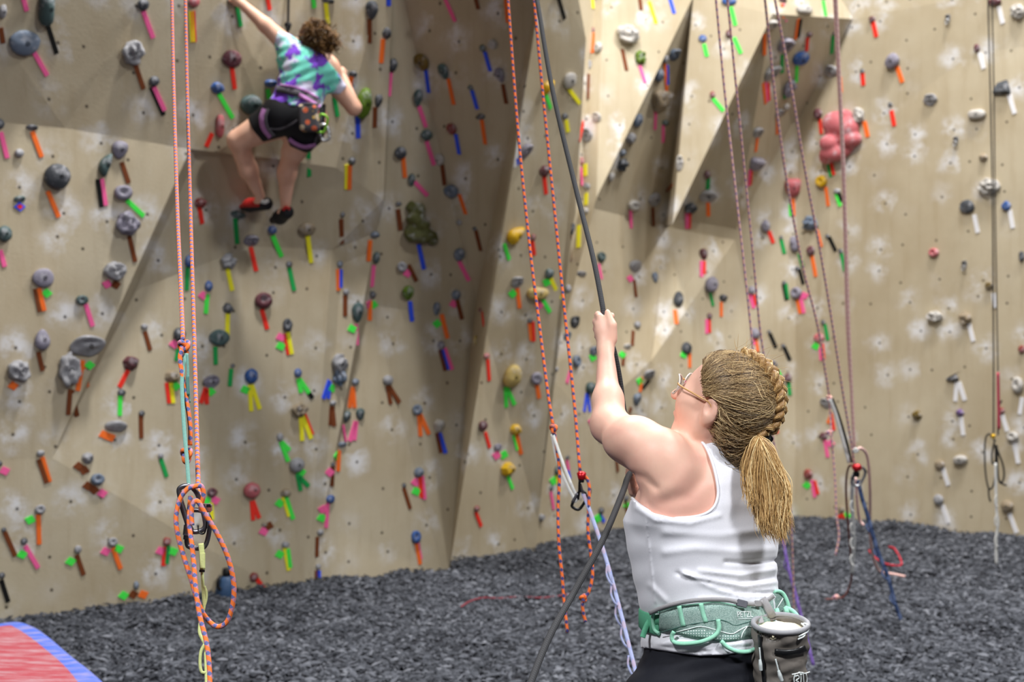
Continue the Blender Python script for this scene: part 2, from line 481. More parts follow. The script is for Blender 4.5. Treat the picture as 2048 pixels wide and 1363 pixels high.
# ---------------------------------------------------------------- climbing holds: px py w h shape colour ; tapes
# strip: colour x0 y0 x1 y1   small square: D colour x y
HOLDS = '''
2 22 14 30 ball L;n 1 55 6 86
42 -16 20 16 ball G;p 45 -8 53 22
83 14 42 74 pinch T;k 95 50 113 107
41 83 60 54 dome S;p 68 105 94 151
282 8 22 24 ball G;p 286 22 306 76
259 103 42 48 skull L;n 270 128 287 178
305 161 20 22 ball G;k 302 174 327 230;p 307 173 329 221
62 255 22 14 edge G;o 64 263 83 314
-4 248 18 22 ball G;p 1 264 14 316
36 306 18 18 chip L
106 353 50 54 ball G;o 95 382 117 434
234 300 36 38 tear V;n 243 324 257 366
204 330 30 54 banana T;k 195 358 203 414;p 203 357 211 411
241 385 36 32 pocket V;g 253 400 287 432
37 398 22 16 edge T;D b 39 413;D r 39 413
384 3 22 22 ball M;y 381 22 385 84;r 385 22 388 84
4 467 28 34 ball T;p 0 500 9 533
248 446 44 48 skull V;n 258 472 270 523
222 541 42 38 skull L;D p 214 568;D n 231 569
81 555 42 40 dome V;n 70 577 80 623;o 77 576 88 621;D g 93 586
161 599 24 20 pocket T;p 171 608 185 652
79 678 34 44 tear2 V;n 76 703 85 741
32 740 42 42 skull L;D o 26 771
167 690 66 44 jug L;o 165 720 155 781;o 167 735 174 774;D g 179 730
130 737 38 66 skull L;n 140 778 136 829;n 143 780 154 832
256 727 32 32 block P;r 256 740 238 774
240 785 16 14 chip G;g 240 791 239 831
286 653 14 12 chip L;n 289 662 300 700
374 520 17 26 ball B;d 375 534 373 580
354 668 24 28 ball G;D p 348 688;d 356 697 352 721
340 753 32 28 block N;r 333 765 338 806;y 341 764 346 806;D g 351 772
227 852 42 28 edge L;D o 208 869;D o 220 874
281 826 12 12 chip G;n 281 829 282 876
79 905 16 14 chip L;n 77 918 93 965;o 84 914 99 963
172 916 24 26 block L;D n 157 932;D n 168 940
190 958 26 24 pocket S;D n 175 971;D n 188 979;D p 204 986
77 1017 20 20 pocket L;o 76 1028 78 1088;D g 60 1039
6 1058 10 10 chip G;n 9 1063 30 1111
46 1081 13 16 chip G;p 50 1091 76 1135;D g 44 1108
153 1097 14 18 chip L;n 153 1109 167 1149;D g 141 1122
222 1082 19 19 pocket L;D p 211 1102;D g 237 1097;o 225 1095 241 1137
331 1082 17 20 block R;D p 321 1101;r 330 1093 326 1131;d 336 1090 333 1127;D g 346 1102
270 1169 10 18 chip S;D g 247 1190;D n 266 1188;D o 286 1188
2 1149 12 14 chip G;k 2 1159 16 1203
-3 926 12 12 chip G;D p 9 941
319 911 11 13 chip L;d 321 917 333 953
458 116 40 36 dome P;r 463 133 469 178
431 175 27 25 block B;g 437 187 465 236
494 207 43 42 ball T
433 250 22 48 pinch M;r 424 266 412 293
538 166 24 18 edge B;g 535 178 539 208
533 -14 16 14 chip R;r 534 -6 539 20
625 -16 16 14 chip G;g 625 -8 628 16
653 1 26 13 edge G;y 651 6 656 55
743 20 32 40 tear G;n 739 38 739 86
771 66 20 26 block G;o 766 78 762 126
785 128 18 28 ball G;p 781 144 777 192
706 148 17 16 edge G;o 703 153 697 183
720 203 34 68 egg O;b 715 230 716 276
754 200 18 28 tear G;n 750 214 749 255
667 188 12 12 chip G;d 668 195 675 233
616 297 12 12 chip G;d 616 303 618 353
702 321 16 18 block G;y 693 329 693 378;o 699 330 698 379
397 404 26 22 block R;r 398 413 404 447
777 -14 14 14 chip B;b 777 -6 777 12
468 2 34 18 edge G;d 473 10 481 53
474 427 29 20 edge T;d 470 436 474 487
499 477 31 26 jug V;r 501 494 512 542
542 458 19 19 block B;g 545 471 563 513
610 455 36 28 dome N;y 615 470 622 525
576 528 13 13 chip G;d 578 535 588 581
451 523 29 32 skull L;y 454 535 464 581
414 572 15 22 ball B;D p 406 591;g 414 588 411 627
521 601 36 34 pocket P;r 523 618 534 658
452 616 21 23 block G;y 455 627 454 672
433 675 42 34 dome T;d 430 693 431 729
464 731 9 9 chip G;d 462 737 459 772
497 752 26 31 ball B;D g 490 779;y 499 769 502 822;y 503 769 519 818
571 650 19 28 pocket G;D p 561 674;D g 561 692;r 570 667 577 709;y 575 664 583 708
417 763 32 27 jug V;r 411 775 401 806;r 413 777 413 808;D g 421 783
593 745 15 18 ball B;g 596 757 602 785;g 598 757 618 786;k 617 785 625 796
684 428 9 13 chip G;n 682 438 683 487
746 467 18 21 edge S;o 740 480 737 522
752 513 14 26 ball T;p 747 530 743 573
676 528 11 14 chip S;o 675 538 676 581;b 681 538 681 575
690 583 13 13 chip L;n 690 590 690 632
744 588 17 18 block G;D p 736 608;D g 747 609;o 740 601 739 640
710 625 28 42 tear T;D g 704 657;p 711 648 713 690
668 726 28 38 lump L;b 658 760 646 797;b 659 762 656 797
675 753 27 34 lump S;D g 665 776
706 763 15 15 chip S;o 703 773 699 815;o 706 774 709 815
771 760 21 21 ball L;n 774 771 781 808;n 777 771 799 805
593 820 30 28 skull N;y 601 830 604 881;y 604 830 622 877;r 606 823 624 869
662 805 14 11 chip L;n 662 812 660 850;n 664 812 668 852
686 832 23 27 tear T;p 686 849 692 882
716 828 21 26 tear T;p 711 842 699 882;p 712 842 708 880
681 889 17 15 edge S;D g 672 911;o 678 900 676 942
664 928 8 10 chip G;D p 659 944;n 665 932 663 972
557 873 13 18 chip L;g 561 883 576 922;g 563 884 579 900
588 929 30 32 ball L;D g 602 944;d 594 947 601 981;d 598 953 617 972
497 980 33 34 ball M;r 503 1001 506 1040;r 505 1001 518 1036
568 985 23 18 block N;D g 559 1006;y 566 993 578 1032;g 571 992 586 1038
655 997 17 17 ball B;D p 645 1018;D g 643 1035;p 655 1005 652 1055
420 984 20 19 pocket P;D g 414 1002;D p 430 1000;y 421 1005 424 1039
527 1048 12 10 chip N;D p 527 1062;D n 537 1051
637 1063 13 13 chip L;n 634 1073 633 1113
568 1088 15 14 chip L;D g 559 1108;y 569 1095 577 1140;g 575 1097 580 1135
504 1153 17 21 block R;r 513 1157 531 1182
634 1132 11 13 chip L;n 633 1140 633 1165;b 637 1140 637 1166
887 -14 18 16 chip P;p 889 -6 911 43
950 -14 14 14 chip G;n 951 -6 957 18
1114 -14 16 14 chip G;k 1116 -6 1129 38
1012 -14 14 14 chip R;o 1012 -6 1016 45
849 121 34 38 dome Q;b 852 139 858 185
893 140 24 36 tear T;o 897 157 908 209
968 95 13 15 chip T;b 970 103 981 142
989 86 17 21 skull C
1005 147 22 34 tear V;n 1006 168 1013 207
834 194 22 38 tear T;p 838 212 852 254
943 174 11 12 chip T;b 944 180 955 218
852 268 25 23 ball T;p 853 282 868 330
908 255 20 24 ball R;b 912 268 919 308
964 232 19 15 edge G;o 964 239 971 288
800 303 25 27 ball G;o 806 312 810 355
822 358 17 28 tear T;p 829 363 855 391
883 315 22 27 ball C;n 884 329 889 370
909 378 30 29 pocket S;o 919 388 932 428
1086 170 28 34 banana Y;g 1091 187 1101 217
1131 158 31 36 dome C;y 1136 176 1159 207
1127 232 13 14 chip G;y 1132 240 1136 264
1043 300 24 36 jug V;b 1033 316 1035 329;w 1038 268 1029 334
1086 341 25 25 block P;r 1088 353 1092 388
797 406 13 9 chip G;n 796 418 801 460
839 444 74 94 bigolive D;b 837 488 848 538
921 443 11 13 chip L
951 456 9 9 chip G;n 952 460 962 501
917 506 23 27 ball S;p 918 522 938 561
803 531 21 22 pocket L;D p 815 546;n 817 529 833 562
814 583 29 33 tear O;b 820 602 824 642
911 587 19 21 ball S;D p 907 607;n 914 599 924 638
872 615 18 29 tear S;D g 874 647;o 883 628 895 676
881 690 15 19 ball V;n 880 699 891 741;b 884 699 896 739;p 889 695 904 739
1017 465 38 42 banana Y;g 1008 487 1018 519
1064 474 11 15 chip R;r 1064 481 1068 510
1095 545 19 21 ball T;D g 1093 564;y 1101 556 1120 597
1030 562 26 25 jug L;D g 1025 587;o 1034 576 1039 616
1069 584 46 26 bean W;D p 1078 610;g 1083 596 1100 624
1058 640 11 11 chip G;o 1059 645 1063 680;r 1065 643 1067 682
963 620 10 10 chip R;r 965 625 968 650
955 680 10 20 ball W
970 711 13 12 chip M;r 975 718 978 761
1017 748 40 50 egg W;g 1011 773 1012 814;g 1013 773 1029 809
1068 754 25 27 pocket V;o 1073 766 1078 796
1141 458 11 26 tear G;n 1142 472 1141 520
1158 548 23 13 edge L
1132 577 13 19 chip L
1143 645 20 26 jug G
1129 673 18 17 jug S
1146 722 18 25 pocket S;p 1140 741 1133 766
1111 738 9 11 chip L
833 818 21 23 pocket S;o 838 828 841 872;o 840 828 858 868
877 850 25 30 block C;n 874 865 882 905;b 879 865 891 906
960 850 19 21 ball P;r 970 864 979 895
1027 857 27 25 block Y;g 1027 870 1035 899;o 1033 868 1042 908
992 893 18 16 dome V;D p 993 910;D g 1007 909
1008 937 32 31 block Y;g 1015 951 1025 977
836 943 21 21 ball S;D p 831 964;D g 832 982;r 840 951 843 995;p 844 951 849 998
806 970 9 10 chip G;n 807 975 820 1017
950 1016 12 13 chip R;r 951 1023 962 1052
827 1073 20 27 pocket B;p 834 1083 841 1118;o 832 1085 840 1128
1078 1034 14 16 block L
1110 940 14 19 ball T;D g 1107 961;y 1112 948 1119 983
1132 914 9 9 chip G;p 1133 919 1137 940;b 1135 938 1139 958
1100 975 9 10 chip T;p 1101 982 1107 1018
1198 1020 12 15 chip G;D g 1195 1036;b 1200 1029 1208 1043
1249 995 11 13 chip G;D g 1253 1010;n 1250 1003 1256 1036
1229 898 12 12 chip L;n 1231 904 1235 943
1187 836 11 12 chip G;D p 1184 843;n 1189 848 1190 862
1173 775 22 25 ball T;b 1173 786 1168 823;b 1175 786 1179 823
1184 -14 14 14 chip C;y 1184 -6 1186 17
1278 -12 14 14 chip P;n 1279 -4 1282 20
1294 -8 18 18 jug C;y 1298 3 1312 47
1336 -12 16 16 chip B;b 1339 -4 1348 27
1187 61 9 11 chip R;o 1186 66 1185 106
1200 97 17 25 ball C
1181 133 12 24 tear L;n 1177 148 1177 198
1248 74 46 42 lump C;n 1244 98 1253 141
1276 118 22 29 skull O;p 1279 131 1290 166
1342 108 24 28 jug S;b 1334 130 1335 169
1328 117 11 17 chip L;o 1329 126 1334 194
1313 149 17 28 ball S
1310 193 42 46 horn N;p 1311 220 1310 259
1327 244 15 13 chip T;p 1326 249 1326 285
1271 239 21 29 dome S
1257 275 22 25 block L
1242 304 13 15 chip S
1239 327 20 25 lump G
1218 352 13 21 chip C
1171 237 13 17 ball C;r 1167 245 1158 280
1197 237 19 21 jug C
1179 274 22 29 jug L
1164 325 15 19 ball M;p 1163 335 1165 372;y 1171 328 1171 352
1176 374 15 15 block L;y 1173 386 1172 410
1359 327 16 32 jug C;n 1346 369 1333 382
1405 78 17 15 dome B;g 1408 88 1414 113
1458 4 31 18 dome B;g 1462 14 1471 51
1457 69 13 17 chip P;g 1468 75 1482 107
1425 190 11 15 chip R;g 1426 197 1447 222
1414 347 14 19 ball P;d 1417 355 1415 378
1416 388 36 32 jug L;o 1416 402 1417 432
1303 396 29 29 dome L;n 1305 414 1307 452
1261 408 28 23 pocket C;p 1261 419 1262 456
1509 262 23 25 jug L;o 1515 272 1511 303
1504 325 40 29 flare V;p 1499 339 1497 372;r 1503 339 1500 370
1173 423 15 15 chip C;y 1158 450 1157 495
1196 515 19 21 pocket T;p 1197 527 1203 558
1264 533 27 29 edge L;D p 1260 557;n 1268 559 1272 594
1306 556 15 22 tear S
1381 412 26 23 lump G;p 1374 424 1374 457;r 1379 424 1378 456
1404 510 18 26 block P;p 1403 522 1403 554;r 1408 522 1408 548
1414 570 31 34 egg V;d 1420 585 1426 612
1355 603 23 35 egg G;o 1350 620 1353 648
1443 596 19 17 edge G;o 1442 604 1442 633
1416 632 11 13 chip P;p 1413 638 1413 667;r 1418 638 1419 665
1271 650 15 15 chip L;n 1266 661 1264 691
1252 693 17 13 edge C;D g 1244 709;n 1248 704 1245 731
1181 702 19 21 jug S;D g 1185 714
1368 696 25 25 dome G;D g 1367 709;o 1379 706 1379 735
1292 747 27 20 jug L;D g 1279 762;o 1283 754 1280 783;k 1285 776 1298 760
1268 797 21 25 tear S;n 1262 814 1258 826
1563 2 19 10 edge P;p 1566 8 1573 43;o 1563 8 1567 36
1602 23 38 20 bean C;o 1597 38 1591 78;k 1601 38 1596 75
1540 45 29 24 jug C;o 1529 68 1529 110
1617 67 13 11 chip P;r 1615 74 1613 102
1668 66 9 9 chip G;d 1666 70 1663 107
1644 -4 10 10 chip G;g 1646 2 1651 32
1565 85 33 38 jug V;d 1564 109 1564 146
1596 112 38 35 dome B;g 1594 130 1592 165
1535 142 31 36 jug L;o 1526 166 1531 207;p 1531 164 1534 203;r 1536 166 1538 201
1573 170 21 38 lump V;d 1569 186 1569 197
1569 212 13 15 ball C
1553 225 17 21 jug L;o 1555 232 1554 268
1641 228 16 23 ball P;r 1640 238 1643 268
1687 278 84 112 bigred M;d 1656 326 1662 354;r 1663 326 1668 350
1746 39 13 13 block P;r 1746 44 1753 74
1670 144 27 25 jug L;o 1680 154 1682 185
1726 142 9 10 chip G;r 1725 146 1727 171
1723 231 19 32 lump C;o 1729 243 1736 274
1649 363 22 25 pocket Y;o 1652 374 1657 412
1676 382 15 12 chip L;g 1672 385 1681 412;k 1677 383 1684 402
1585 377 39 39 flare M;g 1581 408 1582 432;o 1586 397 1587 432
1531 452 19 25 ball V;r 1538 462 1547 486
1627 448 29 28 lump S;o 1634 460 1643 494
1562 475 8 9 chip G;d 1562 478 1569 507
1594 488 22 34 pinch V;d 1598 507 1606 533
1625 501 16 21 ball P;o 1624 511 1632 553
1656 472 9 9 chip G;k 1658 473 1672 502
1683 502 9 11 chip G;d 1683 506 1690 542
1597 537 11 9 chip G;k 1599 538 1607 568
1568 565 9 9 chip G;d 1571 566 1575 598;k 1567 568 1573 600
1597 585 21 25 pocket V;D p 1609 591;o 1595 599 1601 627;p 1602 594 1608 626
1503 580 15 17 ball V;p 1500 588 1508 616;r 1507 589 1513 610
1648 644 9 11 chip G;d 1650 648 1656 680
1506 667 19 23 ball V;p 1504 676 1508 689;o 1511 675 1515 703
1538 663 8 8 chip G;k 1540 667 1552 695
1566 691 9 9 chip G;k 1568 693 1580 720
1641 675 21 19 dome M;D g 1632 692;p 1641 687 1643 720;r 1645 687 1647 718
1543 729 23 19 jug V;p 1542 739 1545 765;r 1548 739 1554 770;D g 1556 747
1575 755 15 19 ball P;d 1577 763 1580 790
1546 833 13 15 ball P;r 1548 840 1554 866
1655 806 20 22 jug L;r 1662 826 1668 860;o 1656 846 1664 828
1650 871 15 15 ball P;p 1650 879 1656 914;D p 1661 886
1620 947 17 21 ball R;D g 1614 970;p 1624 959 1630 994;r 1629 961 1636 988
1685 1017 11 15 ball N;D r 1684 1033;D g 1694 1031
1570 1011 9 13 chip C;D g 1576 1026
1790 122 29 32 egg V;o 1794 133 1805 165
1782 209 9 9 chip G;r 1783 221 1789 252
1865 200 26 25 jug L
1958 229 33 20 bean C
1993 4 25 16 ball P;w 1998 13 2006 47
1956 96 11 17 ball P;w 1959 105 1968 137
2008 178 33 33 tri G;w 2018 189 2030 227
2040 24 26 30 lump C
1984 373 38 30 lump C
1969 315 17 19 block N
1938 413 29 29 dome G;w 1949 429 1956 465
2015 412 19 21 block B;w 2020 420 2026 456
1871 505 19 19 pocket M
1981 571 17 15 block Q;w 1987 586 1990 615
1874 632 29 21 lump C
1935 636 23 25 lump N;w 1938 647 1947 682
1908 755 23 17 tri K;w 1914 763 1911 802;w 1918 763 1930 800
2040 769 21 34 pocket C;w 2045 794 2040 828
2046 698 12 17 ball R
2046 512 10 22 ball G
1837 830 20 21 block Q
1922 825 17 17 block U;w 1922 833 1927 870
2005 821 13 15 block R;w 2005 829 2015 862
2029 872 22 21 pocket C;w 2029 884 2037 926
1925 918 29 20 egg C
1883 928 19 19 ball N;w 1886 935 1897 970
1881 998 19 23 ball L;w 1885 1009 1897 1046
2019 1011 23 25 ball N;w 2019 1026 2034 1065
'''
HC = {'G': ('dark grey', (74, 78, 84)), 'L': ('light grey', (164, 164, 168)), 'S': ('blue grey', (116, 130, 150)), 'T': ('teal grey', (78, 100, 100)),
      'P': ('maroon', (108, 60, 68)), 'R': ('brick red', (148, 62, 56)), 'B': ('blue', (52, 96, 168)), 'V': ('lavender grey', (146, 142, 158)),
      'M': ('pink', (205, 110, 116)), 'O': ('olive green', (98, 128, 30)), 'D': ('dark olive', (96, 98, 52)), 'Q': ('mustard brown', (122, 100, 40)), 'Y': ('bright yellow', (232, 186, 30)),
      'W': ('pale yellow', (206, 182, 112)), 'C': ('off white', (200, 196, 190)), 'N': ('tan', (158, 142, 118)), 'K': ('black', (30, 32, 36)), 'U': ('purple', (120, 90, 150))}
TC = {'p': ('pink', (255, 104, 164)), 'o': ('orange', (255, 116, 44)), 'g': ('bright green', (76, 240, 84)), 'd': ('dark green', (34, 160, 80)),
      'r': ('red', (242, 56, 42)), 'y': ('yellow', (250, 238, 48)), 'b': ('blue', (56, 92, 250)), 'n': ('brown', (118, 62, 32)), 'k': ('black', (22, 22, 22)), 'w': ('white', (232, 232, 236))}
def hold_mat(c):
    k = 'hold_resin_' + HC[c][0].replace(' ', '_')
    if k in MATS: return MATS[k]
    t = NT(k, 0.62, 0.35)
    rgb = lin(HC[c][1])
    v = t.coord()
    f = t.noise(v, 45, 4, 0.65)
    dk = tuple(x * 0.72 for x in rgb[:3]) + (1,)
    chalk = t.math('MULTIPLY', t.step(t.noise(v, 16, 4, 0.6), 0.50, 0.72), 0.55)
    t.color(t.mix(chalk, t.mix(f, dk, rgb), lin((206, 206, 212))))
    t.bump(t.noise(v, 240, 3, 0.6), 0.25, 0.003)
    MATS[k] = t.m
    return t.m
def tape_mat(c):
    return plain('cloth_tape_' + TC[c][0].replace(' ', '_'), TC[c][1], 0.65, 0.2, var=0.05, scale=90)
SHAPEWORD = {'ball': 'rounded', 'dome': 'domed', 'pinch': 'pinch', 'edge': 'edge', 'tear': 'teardrop', 'tear2': 'pear-shaped', 'skull': 'knobbly', 'chip': 'screw-on', 'pocket': 'pocket',
             'banana': 'crescent', 'jug': 'jug', 'block': 'angular', 'lump': 'lumpy', 'egg': 'egg-shaped', 'bean': 'bar-shaped', 'horn': 'two-horned', 'flare': 'flared',
             'tri': 'pointed', 'bigred': 'huge fist-like', 'bigolive': 'huge rock-like'}
def dome_grid(su, sv, fn):
    V = []; F = []
    for j in range(sv):
        t = j / sv * (math.pi / 2)
        for i in range(su):
            V.append(fn(i / su * 2 * math.pi, t))
    V.append(fn(0.0, math.pi / 2))
    for j in range(sv - 1):
        for i in range(su):
            F.append((j * su + i, j * su + (i + 1) % su, (j + 1) * su + (i + 1) % su, (j + 1) * su + i))
    for i in range(su):
        F.append(((sv - 1) * su + i, (sv - 1) * su + (i + 1) % su, sv * su))
    F.append(tuple(range(su))[::-1])
    return V, F
def hold_shape(shape, seed):
    """unit hold: x right, y up in -1..1, z out of the wall"""
    rnd = random.Random(seed)
    so = Vector((rnd.random() * 50, rnd.random() * 50, rnd.random() * 50))
    smooth = True
    if shape in ('block', 'tri'):
        bm = bmesh.new()
        n = 4 if shape == 'tri' else 7
        a0 = rnd.random() * 6
        for i in range(n):
            a = a0 + i / n * 6.283 + rnd.uniform(-.2, .2)
            bm.verts.new((math.cos(a), math.sin(a), 0))
            if shape == 'block':
                k = rnd.uniform(.45, .85)
                bm.verts.new((math.cos(a) * k, math.sin(a) * k + .1, rnd.uniform(.7, 1.15)))
        if shape == 'tri':
            for q in ((-1, -.7, 0), (1, -.7, 0), (.55, 1.1, 0.1), (-.9, -.35, .7), (.8, -.4, .9), (.55, .2, .5)):
                bm.verts.new(q)
        r = bmesh.ops.convex_hull(bm, input=bm.verts)
        bmesh.ops.delete(bm, geom=[v for v in bm.verts if not v.link_faces], context='VERTS')
        bmesh.ops.bevel(bm, geom=list(bm.edges), offset=0.09, segments=2, affect='EDGES', profile=0.6)
        bm.verts.index_update()
        V = [tuple(v.co) for v in bm.verts]; F = [tuple(v.index for v in f.verts) for f in bm.faces]
        bm.free()
        return V, F, False
    if shape == 'chip':
        su, sv = 9, 4
    elif shape in ('skull', 'lump', 'horn', 'jug'):
        su, sv = 22, 11
    else:
        su, sv = 16, 7
    amp = {'skull': .30, 'lump': .34, 'horn': .12, 'chip': .10, 'jug': .12}.get(shape, .07)
    tilt = rnd.uniform(-.4, .4)
    def fn(a, t):
        r = math.cos(t) ** 0.75; z = math.sin(t) ** 0.9
        bul = 1.0 if shape in ('edge', 'flare') else (0.86 + 0.22 * math.sin(min(t * 2, math.pi)))
        x, y = r * math.cos(a) * bul, r * math.sin(a) * bul
        if shape == 'dome': z *= 0.62
        elif shape == 'tear': x *= 0.62 + 0.42 * (y * .5 + .5); z *= 0.75 + 0.3 * y
        elif shape == 'tear2': x *= 0.62 + 0.42 * (.5 - y * .5); z *= 0.8 - 0.25 * y
        elif shape == 'pinch': x = x * (0.62 + 0.38 * y * y) + tilt * y * .6
        elif shape == 'egg': x = x * (0.92 - 0.12 * y) + .18 * y
        elif shape == 'bean': x = math.copysign(abs(x) ** .8, x); y = math.copysign(abs(y) ** .8, y); z *= .9
        elif shape == 'edge': z *= 0.45 + 0.75 * max(0, min(1, y * .8 + .5)); y = y * .85 + tilt * x * .5
        elif shape == 'jug':
            z = z * (0.75 + 0.55 * y); z += 0.22 * max(0, y) * (1 if t < 1.2 else .8)
            z -= 0.5 * math.exp(-((x / .5) ** 2 + ((y - .35) / .22) ** 2)) * (1 if t > .3 else 0)
            y += tilt * x * .4
        elif shape == 'flare':
            x *= 0.7 + 0.5 * (y * .5 + .5) ** 2; z *= 0.5 + 0.75 * (y * .5 + .5); y += 0.25 * abs(x) * (y > -.2)
        elif shape == 'banana':
            x = x * (0.72 - 0.35 * y * y) - 0.55 * (1 - y * y) * .8 + .35; x, y = (x * .9 + y * .45, y * .95 - x * .1)
        elif shape == 'pocket':
            z -= 0.75 * math.exp(-((x + .12) ** 2 + (y - .1) ** 2) / .11) if t > .2 else 0
        elif shape == 'horn':
            z = z * (0.6 + 0.9 * x * x) ; y = y + 0.55 * (x * x) - .25
        elif shape == 'skull':
            z -= 0.5 * math.exp(-((x - .3) ** 2 + (y - .1) ** 2) / .05) + 0.45 * math.exp(-((x + .3) ** 2 + (y + .15) ** 2) / .06) if t > .2 else 0
        nn = amp * noise.noise(Vector((x, y, z)) * (2.3 if amp > .2 else 1.6) + so)
        g = 1 + nn * (1.2 if t > 0.1 else 0.6)
        return (x * g, y * g, max(0.0, z * (1 + nn * 2.0)) if t > 0 else -0.06)
    V, F = dome_grid(su, sv, fn)
    return V, F, True
def big_sdf(kind):
    if kind == 'bigred':
        E = [((-.15, .55, .3), (.55, .42, .42)), ((.45, .35, .35), (.5, .38, .5)), ((.55, -.05, .35), (.55, .30, .45)), ((-.35, -.15, .5), (.42, .30, .42)),
             ((-.2, -.5, .35), (.62, .32, .42)), ((.1, .1, .2), (.75, .8, .3)), ((-.55, -.62, .2), (.35, .28, .3)), ((.25, .78, .2), (.4, .25, .3))]
        def f(p):
            d = None
            for c, r in E:
                e = ell(p, c, r); d = e if d is None else smin(d, e, 0.10)
            return np.maximum(d, -p[:, 2] - .05)
    else:
        E = [((-.25, .68, .3), (.42, .32, .35)), ((-.35, .3, .35), (.5, .35, .42)), ((-.1, .0, .3), (.55, .3, .4)), ((.05, -.45, .38), (.85, .32, .5)), ((.6, -.62, .3), (.35, .25, .38)),
             ((-.55, -.3, .3), (.35, .4, .35)), ((-.55, .75, .1), (.3, .25, .25))]
        def f(p):
            d = None
            for c, r in E:
                e = ell(p, c, r); d = e if d is None else smin(d, e, 0.08)
            d = d + 0.035 * np.sin(p[:, 0] * 9 + np.sin(p[:, 1] * 7)) * np.sin(p[:, 1] * 11)
            return np.maximum(d, -p[:, 2] - .05)
    return f
def region(px, py):
    c = ('far-left panel' if px < 330 else 'left wall beside nearest orange rope' if px < 480 else 'left wall around climber' if px < 660 and py < 460 else
         'left wall under climber' if px < 650 else 'narrow panel right of climber' if px < 785 else 'dark central recess' if px < 960 else
         'panel behind middle orange ropes' if px < 1160 else 'pale rib beside grey belay rope' if px < 1215 else 'wall above raised arm' if px < 1350 else
         'wall above braided head' if px < 1470 else 'wall right of braided head' if px < 1620 else 'wall behind right pink ropes' if px < 1770 else 'far-right wall')
    r = 'top of' if py < 120 else 'upper' if py < 380 else 'middle' if py < 640 else 'lower' if py < 900 else 'bottom of'
    return r + ' ' + c
def tape_words(tp):
    cols = []
    for q in tp:
        c = TC[q[1] if q[0] == 'D' else q[0]][0].replace('bright ', '').replace('dark ', '')
        if c not in cols: cols.append(c)
    if not cols: return 'untaped'
    return '-and-'.join(cols) + ' taped' if len(cols) < 3 else '-'.join(cols) + ' taped'
BOLT_V, BOLT_F = [], []
for j, (rr, zz_) in enumerate(((1, 0), (1, .5), (.72, .5), (.6, .1))):
    for i in range(8):
        BOLT_V.append((rr * math.cos(i * .7854), rr * math.sin(i * .7854), zz_))
for j in range(3):
    for i in range(8): BOLT_F.append((j * 8 + i, j * 8 + (i + 1) % 8, j * 8 + 8 + (i + 1) % 8, j * 8 + 8 + i))
BOLT_F.append(tuple(range(24, 32)))
M_BOLT = plain('bolt_black_steel', (34, 34, 36), 0.4, 0.5, 0.6)
ORD = ['topmost', 'second down', 'third down', 'fourth down', 'fifth down', 'sixth down', 'seventh down', 'eighth down', 'ninth down', 'tenth down', 'eleventh down', 'twelfth down']
holds = []
